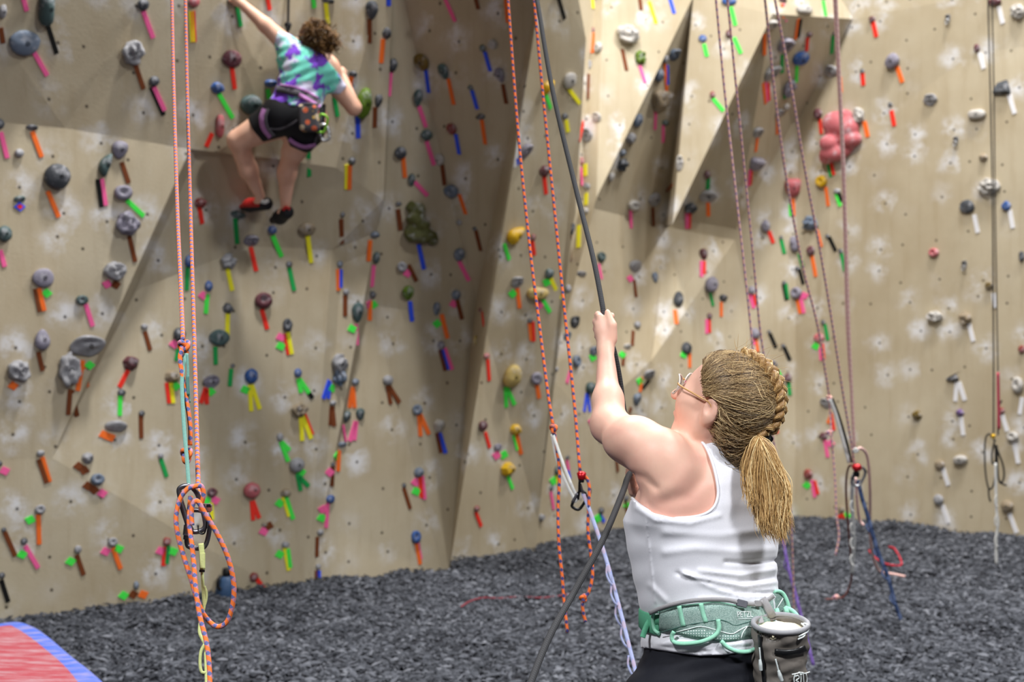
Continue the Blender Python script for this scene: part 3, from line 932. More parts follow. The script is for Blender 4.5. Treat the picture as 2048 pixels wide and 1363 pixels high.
for hi_, row in enumerate(HOLDS.strip().split('\n')):
    parts = row.split(';')
    a = parts[0].split()
    px, py, w, h = map(float, a[:4]); shape, colr = a[4], a[5]
    tapes = [q.split() for q in parts[1:]]
    loc, nor = onwall(px, py)
    Y = loc.y; sc = Y / FPX
    up = Vector((0, 0, 1)); up = (up - nor * up.dot(nor)).normalized()
    rt = up.cross(nor).normalized()
    view = (EYE - loc).normalized()
    fx = max(0.55, abs(rt.dot(Vector((1, 0, 0)))))
    hw, hh = w * sc * .5 / (fx ** .6), h * sc * .5
    hd = (hw + hh) * .5 * (0.85 if shape not in ('edge', 'dome') else 0.8)
    if shape in ('bigred', 'bigolive'):
        me = polymesh(big_sdf(shape), (-1.3, -1.3, -.15), (1.3, 1.3, 1.2), 0.045, 'climbing_hold')
        co = np.zeros(len(me.vertices) * 3, np.float32); me.vertices.foreach_get('co', co); co = co.reshape(-1, 3)
        V = [(v[0], v[1], v[2]) for v in co]; F = [tuple(p.vertices) for p in me.polygons]; sm = True; hd *= .8
        bpy.data.meshes.remove(me)
    else:
        V, F, sm = hold_shape(shape, hi_ * 7 + 3)
    W3 = lambda v: rt * (v[0] * hw) + up * (v[1] * hh) + nor * (v[2] * hd)
    me = mesh('climbing_hold', [W3(v) for v in V], F, sm)
    bmh = bmesh.new(); bmh.from_mesh(me); bmesh.ops.recalc_face_normals(bmh, faces=bmh.faces); bmh.to_mesh(me); bmh.free()
    ob = link('climbing_hold', me, hold_mat(colr))
    ob.location = loc - (view - nor * view.dot(nor)) * hd * .5 / max(.35, view.dot(nor))
    sz = max(w, h)
    if sz >= 24 and shape not in ('bigred', 'bigolive', 'edge'):
        tr = BVHTree.FromPolygons([tuple(v) for v in V], F)
        hit = tr.ray_cast(Vector((0.08, 0.0, 3)), Vector((0, 0, -1)))
        if hit[0] is not None:
            c = W3(hit[0]); br = min(0.012, 0.09 * (hw + hh))
            nn = W3((hit[1].x * hd / hw, hit[1].y * hd / hh, abs(hit[1].z))).normalized()
            nn = (nn + nor).normalized()
            e1 = nn.orthogonal().normalized(); e2 = nn.cross(e1)
            bo = link('bolt', mesh('bolt', [c + (e1 * v[0] + e2 * v[1]) * br + nn * (v[2] - .25) * br for v in BOLT_V], BOLT_F, False), M_BOLT)
            bo.parent = ob
    tw = 0.5 * (9.6 if px < 800 else 8.6 if px < 1200 else 7.6 if px < 1700 else 9.0)
    for q in tapes:
        if q[0] == 'D':
            cpx, cpy = float(q[2]), float(q[3])
            l2, n2 = onwall(cpx, cpy)
            s2 = l2.y / FPX
            d_ = 8.6 * s2 * (0.55 if (q[1] == 'r' and colr == 'T') else 1) * (0.85 if px > 1200 else 1)
            u2 = Vector((0, 0, 1)); u2 = (u2 - n2 * n2.z).normalized(); r2 = u2.cross(n2)
            k = 0.30 * math.sin(hi_ * 3.7 + cpx)
            ca, sa = math.cos(k), math.sin(k)
            fx2 = 1 / max(.6, abs(r2.x))
            ex, ey = (r2 * ca * fx2 + u2 * sa) * d_ * 1.12, (u2 * ca - r2 * sa * fx2) * d_ * 1.12
            quad = [l2 + ex, l2 + ey, l2 - ex, l2 - ey]
            nz = n2; tc = q[1]; nm = 'tape_square'
        else:
            x0, y0, x1, y1 = map(float, q[1:5])
            A, n2 = onwall(x0, y0); Bp, _ = onwall(x1, y1)
            ax = (Bp - A).normalized(); sd = ax.cross(n2).normalized() * tw * A.y / FPX
            quad = [A + sd, A - sd, Bp - sd, Bp + sd]
            nz = n2; tc = q[0]; nm = 'tape_strip'
        up_ = nz * (0.006 if not (q[0] == 'D' and q[1] == 'r' and colr == 'T') else 0.008)
        top = [v + up_ - ob.location for v in quad]; bot = [v - nz * .002 - ob.location for v in quad]
        tm_ = link(nm, mesh(nm, top + bot, [(0, 1, 2, 3), (7, 6, 5, 4), (0, 4, 5, 1), (1, 5, 6, 2), (2, 6, 7, 3), (3, 7, 4, 0)], False), tape_mat(tc))
        tm_.parent = ob
    size = 'tiny' if sz < 14 else 'small' if sz < 22 else 'large' if sz > 38 else ''
    lab = ' '.join((size + ' ' + HC[colr][0] + ' ' + SHAPEWORD[shape] + ' climbing hold, ' + tape_words(tapes) + ', ' + region(px, py)).split())
    holds.append((lab, py, ob))
byl = {}
for lab, py, ob in holds: byl.setdefault(lab, []).append((py, ob))
for lab, lst in byl.items():
    lst.sort(key=lambda q: q[0])
    for i, (py, ob) in enumerate(lst):
        t = lab if len(lst) == 1 else lab.replace('climbing hold', 'hold') + ', ' + (ORD[i] if len(lst) > 2 else ('higher one' if i == 0 else 'lower one'))
        tag(ob, t, 'climbing hold', 'climbing holds on the wall')

# bolt hangers on the far-right wall
for (x, y, lab) in ((1897, 36, 'highest steel bolt hanger on far-right wall'), (1913, 280, 'middle steel bolt hanger on far-right wall, beside black rope'), (1930, 528, 'lowest steel bolt hanger on far-right wall, right of pink pocket hold')):
    l2, n2 = onwall(x, y)
    e = empty('bolt_hanger', l2)
    k = l2.y / FPX
    u2 = (Vector((0, 0, 1)) - n2 * n2.z).normalized(); r2 = u2.cross(n2)
    ms = plain('hanger_steel', (176, 178, 182), 0.35, 0.5, 0.7)
    q = [(-5, 7), (4, 8), (5, 1), (3, -6), (0, -10), (-3, -6), (-6, 0)]
    V = [l2 + r2 * a * k + u2 * b * k + n2 * c for c in (.012 , -.002) for a, b in q]
    n_ = len(q)
    link('plate', mesh('plate', V, [tuple(range(n_)), tuple(range(2 * n_ - 1, n_ - 1, -1))] + [(i, (i + 1) % n_, n_ + (i + 1) % n_, n_ + i) for i in range(n_)], False), ms, e)
    tube('ring', [l2 + r2 * (math.cos(a) * 3.5 * k) + u2 * ((math.sin(a) * 5 - 7) * k) + n2 * .03 for a in np.linspace(0, 6.283, 12, endpoint=False)], .006, ms, e, 6, 2, closed=True)
    tube('bolt', [l2 + u2 * 2 * k, l2 + u2 * 2 * k + n2 * .02, l2 + u2 * 2 * k + n2 * .035], .012, M_BOLT, e, 6, 2)
    tag(e, lab, 'bolt hanger', 'bolt hangers on the far-right wall')
# ---------------------------------------------------------------- ropes, slings, belay gear
def rope_mat(name, base, c2, c3, period=0.02, tw=1.0):
    t = NT(name, 0.8, 0.2)
    uv = t.n('ShaderNodeUVMap', uv_map='along').outputs[0]
    sp = t.n('ShaderNodeSeparateXYZ'); t.l(uv, sp.inputs[0])
    a = t.math('FRACT', t.math('MULTIPLY_ADD', sp.outputs[1], 1 / period, t.math('MULTIPLY', sp.outputs[0], tw)))
    b = t.math('FRACT', t.math('MULTIPLY_ADD', sp.outputs[1], 1 / period, t.math('MULTIPLY', sp.outputs[0], -tw)))
    fa = t.step(a, 0.47, 0.53); fb = t.step(b, 0.52, 0.58)
    c = t.mix(fa, lin(base), lin(c2))
    c = t.mix(t.math('MULTIPLY', fa, fb), c, lin(c3))
    t.color(c)
    w = t.n('ShaderNodeTexWave'); 
    mp = t.n('ShaderNodeMapping'); t.l(uv, mp.inputs[0]); mp.inputs['Scale'].default_value = (3, 260, 1)
    t.l(mp.outputs[0], w.inputs[0]); w.inputs['Scale'].default_value = 1.0
    t.bump(w.outputs[1], 0.25, 0.001)
    return t.m
M_OR = rope_mat('rope_orange_lilac', (238, 122, 60), (190, 130, 148), (98, 106, 156), 0.020)
M_ON = rope_mat('rope_orange_navy', (245, 120, 58), (196, 124, 120), (70, 76, 130), 0.026)
M_PO = rope_mat('rope_pink_orange', (255, 206, 190), (250, 190, 188), (186, 150, 182), 0.03)
M_PK = rope_mat('rope_pink', (255, 216, 206), (252, 206, 198), (246, 196, 192), 0.03)
M_BN = rope_mat('rope_maroon', (138, 84, 74), (120, 70, 66), (100, 62, 66), 0.03)
M_BK = rope_mat('rope_black', (44, 42, 42), (54, 52, 50), (36, 36, 38), 0.012)
M_DG = rope_mat('rope_charcoal', (66, 66, 68), (58, 58, 60), (50, 50, 52), 0.006)
M_STEEL = plain('brushed_steel', (196, 196, 200), 0.28, 0.5, 1.0, 0.05)
M_DSTEEL = plain('worn_grey_alloy', (112, 112, 118), 0.35, 0.5, 0.9, 0.08)
M_BLACKM = plain('black_anodised', (26, 26, 28), 0.35, 0.5, 0.5)
M_REDM = plain('red_anodised', (196, 26, 36), 0.28, 0.6, 0.5)
M_GOLD = plain('gold_alloy', (220, 180, 60), 0.3, 0.5, 0.8)

def pl(rows):
    """rows of px py Y -> world points"""
    return [P(*r) for r in rows]
def lerpY(pxs, y0, y1):
    n = len(pxs)
    d = [0.0]
    for a, b in zip(pxs[:-1], pxs[1:]): d.append(d[-1] + math.hypot(b[0] - a[0], b[1] - a[1]))
    return [P(p[0], p[1], y0 + (y1 - y0) * q / d[-1]) for p, q in zip(pxs, d)]
def knot(name, c, size, r, mat, parent, axis=(0, 0, 1), sq=1.3):
    pts = []
    R = Vector((0, 0, 1)).rotation_difference(Vector(axis)).to_matrix()
    for i in range(40):
        a = i / 40 * 2 * math.pi
        x = (math.sin(a) + 2 * math.sin(2 * a)) / 3; y = (math.cos(a) - 2 * math.cos(2 * a)) / 3; z = -math.sin(3 * a)
        pts.append(c + R @ Vector((x * size, z * r * 1.1, y * size * sq)))
    return tube(name, pts, r, mat, parent, 8, 2, closed=True)
def carabiner(name, c, hgt, wid, r, rot, mat, label, sleeve=True, yaw=0.0):
    e = empty(name, c)
    prof = [(-.42, .36), (-.3, .5), (.12, .5), (.42, .36), (.5, .1), (.42, -.36), (.2, -.5), (-.25, -.5), (-.42, -.4), (-.46, 0)]
    R = Matrix.Rotation(yaw, 3, 'Z') @ Matrix.Rotation(rot, 3, 'Y')
    pts = [c + R @ Vector((x * wid, 0, z * hgt)) for x, z in prof]
    tube('body', pts, r, mat, e, 10, 6, closed=True)
    g0, g1 = c + R @ Vector((-.47 * wid, -r * .2, .30 * hgt)), c + R @ Vector((-.48 * wid, -r * .2, -.30 * hgt))
    tube('gate', [g0, (g0 + g1) / 2, g1], r * 1.12, M_DSTEEL, e, 10, 3)
    if sleeve:
        q0, q1 = g0.lerp(g1, .35), g0.lerp(g1, .8)
        tube('locking_sleeve', [q0, (q0 + q1) / 2, q1], r * 1.5, M_STEEL, e, 12, 3)
    tag(e, label, 'carabiner')
    return e
def boxm(name, c, sx, sy, sz, mat, parent=None, bev=0.15, rot=None):
    bm = bmesh.new()
    bmesh.ops.create_cube(bm, size=1)
    for v in bm.verts: v.co = Vector((v.co.x * sx, v.co.y * sy, v.co.z * sz))
    bmesh.ops.bevel(bm, geom=list(bm.edges), offset=min(sx, sy, sz) * bev, segments=2, affect='EDGES')
    for v in bm.verts:
        v.co = (rot @ v.co if rot is not None else v.co) + c
    me = bpy.data.meshes.new(name); bm.to_mesh(me); bm.free()
    return link(name, me, mat, parent)

# nearest orange rope and its rig ------------------------------------------------
ro = empty('climbing_rope', P(420, 1400, 3.5))
RR = 0.0049
tube('strand', lerpY([(343, -60), (344, 0), (347, 150), (352, 330), (356, 450), (362, 580), (366, 678)], 5.7, 3.75), RR, M_OR, ro, 10)
tube('strand', lerpY([(370, -60), (371, 0), (375, 200), (381, 420), (387, 620), (392, 800), (397, 975), (401, 1008)], 5.7, 3.58), RR, M_OR, ro, 10)
knot('knot', P(368, 694, 3.74), 0.011, RR, M_OR, ro, sq=1.5)
tube('tail', lerpY([(364, 700), (360, 715), (364, 745), (371, 790), (378, 830), (381, 862), (380, 890)], 3.73, 3.70), RR, M_OR, ro, 10)
knot('knot', P(373, 909, 3.68), 0.010, RR, M_OR, ro, sq=1.5)
tube('loop', lerpY([(401, 1012), (407, 990), (403, 972), (390, 972), (374, 978), (359, 1000), (352, 1036), (357, 1075), (370, 1120), (383, 1160), (395, 1200), (410, 1232), (433, 1252), (454, 1242), (466, 1204), (467, 1162), (455, 1112), (434, 1066), (412, 1030), (398, 1005), (389, 1002), (383, 1020), (384, 1050)], 3.58, 3.50), RR, M_OR, ro, 10)
tube('tail', lerpY([(381, 992), (378, 1040), (384, 1090), (388, 1130), (391, 1172), (399, 1228), (413, 1285), (419, 1340), (420, 1420)], 3.60, 3.42), RR, M_OR, ro, 10)
tag(ro, 'thick orange and lilac climbing rope with loop, nearest rope on the left', 'rope')
M_TEAL = plain('teal_webbing', (122, 168, 156), 0.8, 0.2, var=0.12, scale=300)
ts = empty('webbing_sling', P(377, 975, 3.66))
tube('strap', lerpY([(371, 706), (366, 740), (364, 775), (368, 850), (374, 920), (378, 972)], 3.735, 3.64), 0.004, M_TEAL, ts, 8, flat=(0.0012, 0.0042), up=(0, 1, 0))
tube('strap', lerpY([(374, 706), (376, 740), (376, 765), (379, 805)], 3.72, 3.72), 0.003, M_TEAL, ts, 8, flat=(0.0012, 0.0028), up=(0, 1, 0))
tube('bar_tack', lerpY([(375, 750), (376, 790)], 3.715, 3.715), 0.0034, plain('teal_stitch', (86, 132, 124), 0.8), ts, 8)
tag(ts, 'pale teal webbing sling hanging from knot of nearest orange rope', 'sling')
carabiner('carabiner', P(385, 1016, 3.585), 0.092, 0.038, 0.0052, -0.32, M_DSTEEL, 'upper dark grey carabiner clipped to teal sling on nearest rope', False)
carabiner('carabiner', P(396, 1058, 3.60), 0.074, 0.046, 0.0048, 0.10, M_DSTEEL, 'lower locking carabiner with silver sleeve on nearest orange rope', True)
bd = empty('belay_device', P(411, 1016, 3.55))
boxm('body', P(411, 1015, 3.55), 0.026, 0.016, 0.0165, M_STEEL, bd)
for k in (-1, 1):
    boxm('rope_slot', P(411 + k * 6, 1011, 3.541), 0.008, 0.002, 0.006, M_BLACKM, bd)
tube('keeper_wire', lerpY([(413, 1024), (413, 1050), (408, 1066), (398, 1064), (396, 1050)], 3.55, 3.57), 0.0017, M_BLACKM, bd, 6)
tag(bd, 'small silver tube belay device on nearest orange rope', 'belay device')
M_CHART = plain('pale_green_webbing', (198, 206, 140), 0.8, 0.2, var=0.1, scale=260)
dc = empty('daisy_chain', P(407, 1363, 3.5))
tube('strap', lerpY([(402, 1086), (404, 1110), (405, 1138)], 3.58, 3.58), 0.004, M_CHART, dc, 8, flat=(0.0015, 0.0055), up=(0, 1, 0))
tube('strap', lerpY([(404, 1138), (405, 1160), (407, 1190), (408, 1212), (402, 1235), (399, 1262), (405, 1278), (410, 1290), (412, 1330), (414, 1420)], 3.58, 3.5), 0.004, M_CHART, dc, 8, flat=(0.0015, 0.0032), up=(0, 1, 0))
tube('loop', lerpY([(409, 1288), (402, 1302), (400, 1325), (403, 1342), (411, 1345)], 3.53, 3.52), 0.002, M_CHART, dc, 8, flat=(0.0012, 0.003), up=(0, 1, 0))
tube('loop', lerpY([(408, 1172), (412, 1185), (411, 1200), (407, 1212)], 3.57, 3.56), 0.002, M_CHART, dc, 8, flat=(0.0012, 0.0035), up=(0, 1, 0))
boxm('stitched_block', P(405, 1120, 3.572), 0.0105, 0.004, 0.030, M_CHART, dc)
boxm('label_tag', P(404, 1141, 3.572), 0.011, 0.004, 0.005, M_BLACKM, dc)
tag(dc, 'pale yellow-green daisy chain sling hanging below the silver carabiner', 'sling')

# middle orange ropes -------------------------------------------------------------
r2 = empty('climbing_rope', P(1135, 1265, 5.3))
RM = 0.0050
tube('strand', lerpY([(1011, -60), (1016, 0), (1035, 250), (1058, 480), (1080, 660), (1095, 780), (1106, 850)], 6.3, 5.5), RM, M_ON, r2, 8)
tube('strand', lerpY([(1063, -60), (1068, 0), (1085, 180), (1110, 430), (1130, 630), (1148, 800), (1160, 942)], 6.3, 5.4), RM, M_ON, r2, 8)
knot('knot', P(1107, 857, 5.49), 0.009, RM, M_ON, r2, sq=1.5)
tube('tail', lerpY([(1109, 866), (1114, 900), (1119, 945), (1116, 1020), (1118, 1090), (1124, 1150), (1128, 1200), (1135, 1264)], 5.5, 5.3), RM, M_ON, r2, 8)
tube('tail', lerpY([(1160, 948), (1170, 952), (1178, 968), (1178, 1000), (1176, 1060), (1182, 1110), (1185, 1150), (1177, 1184), (1168, 1194)], 5.38, 5.3), RM, M_ON, r2, 8)
knot('knot', P(1167, 1195, 5.3), 0.009, RM, M_ON, r2, (1, 0, 0), 1.0)
tube('tail', lerpY([(1165, 1203), (1166, 1222), (1171, 1243)], 5.3, 5.3), RM, M_ON, r2, 8)
tag(r2, 'orange and navy climbing rope hanging mid-frame left of the belayer', 'rope')
M_WHW = plain('white_webbing', (222, 222, 218), 0.8, 0.2)
s2 = empty('webbing_sling', P(1158, 1004, 5.4))
tube('strap', lerpY([(1106, 868), (1122, 915), (1140, 962), (1156, 1000)], 5.49, 5.4), 0.004, M_WHW, s2, 8, flat=(0.0012, 0.0045), up=(0, 1, 0))
tube('strap', lerpY([(1104, 868), (1113, 915), (1132, 965), (1152, 1004)], 5.51, 5.42), 0.004, M_WHW, s2, 8, flat=(0.0012, 0.0045), up=(0, 1, 0))
tag(s2, 'white webbing sling slanting below knot of middle orange rope', 'sling')
bd2 = empty('belay_device', P(1163, 952, 5.37))
tube('body', lerpY([(1155, 952), (1160, 951), (1166, 951), (1171, 952)], 5.37, 5.37), [0.010, 0.014, 0.014, 0.010], M_REDM, bd2, 12, 3)
boxm('side_plate', P(1163, 961, 5.37), 0.016, 0.012, 0.010, M_BLACKM, bd2)
tube('keeper_wire', lerpY([(1159, 962), (1158, 985), (1156, 998)], 5.37, 5.38), 0.0035, M_BLACKM, bd2, 8)
tag(bd2, 'shiny red belay device on middle orange rope', 'belay device')
carabiner('carabiner', P(1159, 1000, 5.38), 0.055, 0.032, 0.0045, 0.5, M_BLACKM, 'black carabiner under the red belay device', False)
carabiner('carabiner', P(1170, 972, 5.38), 0.05, 0.026, 0.004, -0.3, M_STEEL, 'small silver carabiner beside the red belay device', False)
M_LAV = rope_mat('lavender_webbing', (176, 184, 222), (158, 168, 214), (190, 176, 200), 0.06)
s3 = empty('daisy_chain', P(1276, 1363, 5.0))
tube('strap', lerpY([(1166, 985), (1185, 1036), (1210, 1110), (1235, 1200), (1258, 1290), (1276, 1363), (1290, 1430)], 5.38, 5.0), 0.005, M_LAV, s3, 8, flat=(0.0015, 0.0058), up=(0, 1, 0))
for i, (x, y) in enumerate([(1214, 1128), (1223, 1168), (1232, 1210), (1243, 1252), (1257, 1310)]):
    tube('loop', pl([(x, y, 5.2), (x - 1, y + 18, 5.19), (x + 5, y + 34, 5.18), (x + 12, y + 42, 5.18)]), 0.002, M_LAV, s3, 8, flat=(0.001, 0.003), up=(0, 1, 0))
tag(s3, 'lavender daisy chain sling slanting down beside the belayer', 'sling')

# right-hand ropes ----------------------------------------------------------------
r3 = empty('climbing_rope', P(1588, 1260, 8.6))
tube('strand', lerpY([(1425, -60), (1432, 0), (1447, 160), (1470, 370), (1487, 520), (1500, 640), (1512, 760), (1530, 900)], 7.2, 7.6), 0.0048, M_PO, r3, 8)
tube('strand', lerpY([(1449, -60), (1455, 0), (1473, 180), (1490, 350), (1507, 520), (1518, 640), (1530, 730), (1541, 830), (1549, 892), (1566, 950), (1580, 1000), (1583, 1060), (1586, 1140), (1588, 1250), (1588, 1335)], 7.2, 8.5), 0.0048, M_PO, r3, 8)
tag(r3, 'thin pink and orange rope running down behind the ponytail', 'rope')
M_PURP = rope_mat('purple_webbing', (128, 100, 176), (112, 86, 160), (140, 116, 190), 0.08)
s4 = empty('daisy_chain', P(1640, 1360, 8.4))
tube('strap', lerpY([(1562, 1060), (1570, 1100), (1577, 1135), (1587, 1172), (1597, 1210), (1612, 1270), (1627, 1330)], 8.6, 8.4), 0.006, M_PURP, s4, 8, flat=(0.002, 0.008), up=(0, 1, 0))
for (x, y) in [(1571, 1115), (1588, 1165), (1602, 1215)]:
    tube('loop', pl([(x, y, 8.55), (x - 3, y + 14, 8.55), (x + 4, y + 26, 8.55), (x + 10, y + 30, 8.55)]), 0.003, M_PURP, s4, 8)
tag(s4, 'purple daisy chain sling hanging just right of the chalk bag', 'sling')
r4 = empty('climbing_rope', P(1672, 1110, 9.6))
YR = 9.6
tube('strand', lerpY([(1522, -60), (1530, 0), (1551, 200), (1575, 370), (1605, 530), (1635, 650), (1650, 740), (1658, 790)], 8.4, YR), 0.0060, M_PO, r4, 8)
tube('strand', lerpY([(1540, -60), (1550, 0), (1580, 160), (1610, 340), (1640, 500), (1665, 650), (1685, 780), (1700, 870), (1709, 930)], 8.4, YR), 0.0060, M_PO, r4, 8)
knot('knot', P(1658, 796, YR), 0.012, 0.006, M_PO, r4)
knot('knot', P(1659, 865, YR), 0.014, 0.006, M_PO, r4, (1, 0, 0))
tube('tail', lerpY([(1659, 800), (1661, 835), (1663, 870), (1670, 960), (1673, 1030), (1678, 1072), (1671, 1110)], YR, YR), 0.0060, M_PO, r4, 8)
tube('tail', pl([(1709, 930, 9.6), (1697, 934, 9.7), (1692, 975, 9.9), (1697, 1060, 10.1), (1702, 1120, 10.35), (1702, 1160, 10.55), (1690, 1190, 10.6), (1675, 1196, 10.6), (1650, 1198, 10.55)]), 0.0062, M_BN, r4, 8)
knot('knot', P(1672, 1194, 10.6), 0.013, 0.006, M_PO, r4, (1, 0, 0))
tag(r4, 'pink striped climbing rope with knotted tail, right of the belayer', 'rope')
r5 = empty('climbing_rope', P(1808, 1150, 11.5))
tube('strand', lerpY([(1668, -60), (1672, 0), (1680, 180), (1687, 320), (1692, 480), (1697, 640), (1703, 780), (1709, 900)], 9.0, 9.8), 0.0090, M_PK, r5, 8)
tube('strand', lerpY([(1664, -60), (1668, 0), (1677, 180), (1684, 320), (1689, 480), (1693, 640), (1700, 760)], 9.1, 9.9), 0.0055, M_PK, r5, 8)
tube('tail', pl([(1711, 902, 9.8), (1722, 896, 9.8), (1735, 915, 9.9), (1740, 980, 10.1), (1740, 1060, 10.5), (1745, 1108, 10.9), (1757, 1139, 11.5), (1772, 1145, 11.65), (1790, 1148, 11.6), (1809, 1152, 11.5)]), 0.0085, M_PK, r5, 8)
tube('tail', pl([(1711, 955, 9.8), (1715, 1010, 9.9), (1719, 1038, 10.0), (1727, 1050, 10.0)]), 0.0080, M_PK, r5, 8)
tag(r5, 'plain pale pink climbing rope hanging straight over red lumpy hold', 'rope')
s5 = empty('webbing_sling', P(1697, 925, 9.6))
tube('strap', lerpY([(1660, 798), (1672, 830), (1686, 880), (1698, 925)], 9.58, 9.58), 0.006, M_WHW, s5, 8, flat=(0.003, 0.009), up=(0, 1, 0))
tube('strap', lerpY([(1664, 796), (1677, 830), (1692, 880), (1703, 925)], 9.62, 9.62), 0.006, M_BLACKM, s5, 8, flat=(0.003, 0.008), up=(0, 1, 0))
tag(s5, 'black and white webbing sling slanting between right pink ropes', 'sling')
bd3 = empty('belay_device', P(1713, 936, 9.55))
tube('body', lerpY([(1706, 938), (1711, 935), (1717, 935), (1722, 938)], 9.55, 9.55), [0.014, 0.022, 0.022, 0.012], M_REDM, bd3, 12, 3)
tube('ring', lerpY([(1711, 904), (1707, 901), (1711, 897), (1715, 901), (1711, 904)], 9.55, 9.55), 0.007, M_WHW, bd3, 8)
boxm('side_plate', P(1713, 948, 9.55), 0.03, 0.02, 0.03, M_BLACKM, bd3)
tag(bd3, 'small red belay device among the right pink ropes', 'belay device')
carabiner('carabiner', P(1717, 952, 9.56), 0.10, 0.055, 0.008, 0.4, M_STEEL, 'silver carabiner under red device among right pink ropes', False)
s6 = empty('daisy_chain', P(1704, 1145, 10.0))
tube('strap', lerpY([(1706, 948), (1704, 1000), (1706, 1040), (1708, 1080), (1706, 1110), (1704, 1146)], 9.7, 10.0), 0.006, M_WHW, s6, 8, flat=(0.003, 0.010), up=(0, 1, 0))
for y in (1000, 1045, 1075, 1108):
    tube('loop', pl([(1704, y, 9.75), (1701, y + 9, 9.75), (1703, y + 18, 9.75), (1707, y + 22, 9.75)]), 0.006, M_WHW, s6, 6)
tag(s6, 'white daisy chain sling hanging straight down from right pink ropes', 'sling')
M_BLW = rope_mat('blue_webbing', (92, 112, 156), (60, 74, 110), (130, 150, 196), 0.12)
s7 = empty('daisy_chain', P(1803, 1242, 10.1))
tube('strap', lerpY([(1716, 960), (1724, 995), (1735, 1030), (1755, 1100), (1775, 1150), (1790, 1205), (1803, 1242)], 9.6, 9.9), 0.006, M_BLW, s7, 8, flat=(0.003, 0.011), up=(0, 1, 0))
for (x, y) in [(1737, 1042), (1752, 1092), (1768, 1135), (1784, 1185)]:
    tube('loop', pl([(x, y, 9.75), (x - 4, y + 10, 9.75), (x + 2, y + 20, 9.75), (x + 8, y + 22, 9.75)]), 0.006, M_BLW, s7, 6)
tag(s7, 'blue daisy chain sling slanting to the floor from right pink ropes', 'sling')

# far-right black rope -------------------------------------------------------------
r6 = empty('climbing_rope', P(1994, 1130, 12.1))
YB = 12.1
tube('strand', lerpY([(1974, -60), (1976, 0), (1981, 200), (1985, 400), (1987, 700), (1987, 880)], 12.3, YB), 0.0052, M_BK, r6, 8)
tube('strand', lerpY([(1983, -60), (1984, 0), (1988, 200), (1990, 400), (1994, 640), (1996, 742)], 12.3, YB), 0.0046, M_BK, r6, 8)
tube('coil', lerpY([(1987, 872), (1976, 868), (1970, 885), (1970, 930), (1974, 965), (1980, 978), (1988, 965), (1992, 930), (1994, 890)], YB, YB), 0.0060, M_BK, r6, 8)
tube('coil', lerpY([(1990, 878), (1984, 905), (1985, 926), (1991, 920), (1991, 890), (1997, 905), (2006, 930), (2008, 952), (2002, 966), (1996, 950), (1994, 900)], YB - .02, YB - .02), 0.0065, M_BK, r6, 8)
tube('tail', lerpY([(1977, 975), (1978, 992), (1981, 1003)], YB, YB), 0.0060, M_BK, r6, 8)
tube('tail', lerpY([(2000, 962), (2006, 968), (2013, 970)], YB, YB), 0.0060, M_BK, r6, 8)
tube('tail', lerpY([(1996, 870), (1996, 830), (1998, 812), (2004, 800)], YB, YB), 0.0055, M_BK, r6, 8)
tag(r6, 'black climbing rope coiled at its end, hanging at far right', 'rope')
s8 = empty('webbing_sling', P(1998, 860, 12.08))
tube('strap', lerpY([(1996, 744), (1997, 800), (1998, 858)], 12.06, 12.06), 0.006, plain('rose_webbing', (178, 62, 84), 0.8), s8, 8, flat=(0.003, 0.010), up=(0, 1, 0))
tag(s8, 'dark pink webbing sling on the far-right black rope', 'sling')
bd4 = empty('belay_device', P(1987, 872, 12.0))
knot('body', P(1986, 872, 12.02), 0.010, 0.009, M_GOLD, bd4, (1, 0, 0), 1.0)
tag(bd4, 'small gold belay device on the far-right black rope', 'belay device')
s9 = empty('daisy_chain', P(1993, 1130, 12.05))
tube('strap', lerpY([(1991, 925), (1992, 980), (1993, 1020), (1996, 1045), (1992, 1080), (1993, 1128)], 12.0, 12.0), 0.006, M_WHW, s9, 8, flat=(0.003, 0.009), up=(0, 1, 0))
for y in (990, 1030, 1070):
    tube('loop', pl([(1993, y, 11.98), (1990, y + 8, 11.98), (1991, y + 18, 11.98), (1995, y + 22, 11.98)]), 0.006, M_WHW, s9, 6)
tag(s9, 'white daisy chain sling under the far-right black rope coil', 'sling')

# rope lying on the mulch
def onfloor(px, py, lift=0.03):
    Y = (CAMZ - lift) * FPX / (py - HY)
    return P(px, py, Y)
fr = tube('floor_rope', [onfloor(x, y) for x, y in ((922, 1213), (940, 1202), (966, 1195), (1000, 1196), (1040, 1193), (1080, 1195), (1112, 1192), (1150, 1186))], 0.006, rope_mat('rope_faded_red', (150, 66, 76), (120, 60, 70), (96, 60, 70), 0.05), None, 8)
tag(fr, 'faded red rope lying on the dark mulch by the orange tail', 'rope')
fr2 = tube('floor_rope', [onfloor(x, y) for x, y in ((1738, 1100), (1752, 1116), (1775, 1128), (1803, 1128), (1790, 1098), (1778, 1093))], 0.008, rope_mat('rope_crimson', (200, 50, 66), (170, 50, 66), (150, 50, 66), 0.05), None, 8)
tag(fr2, 'short crimson rope end lying on mulch under right pink ropes', 'rope')

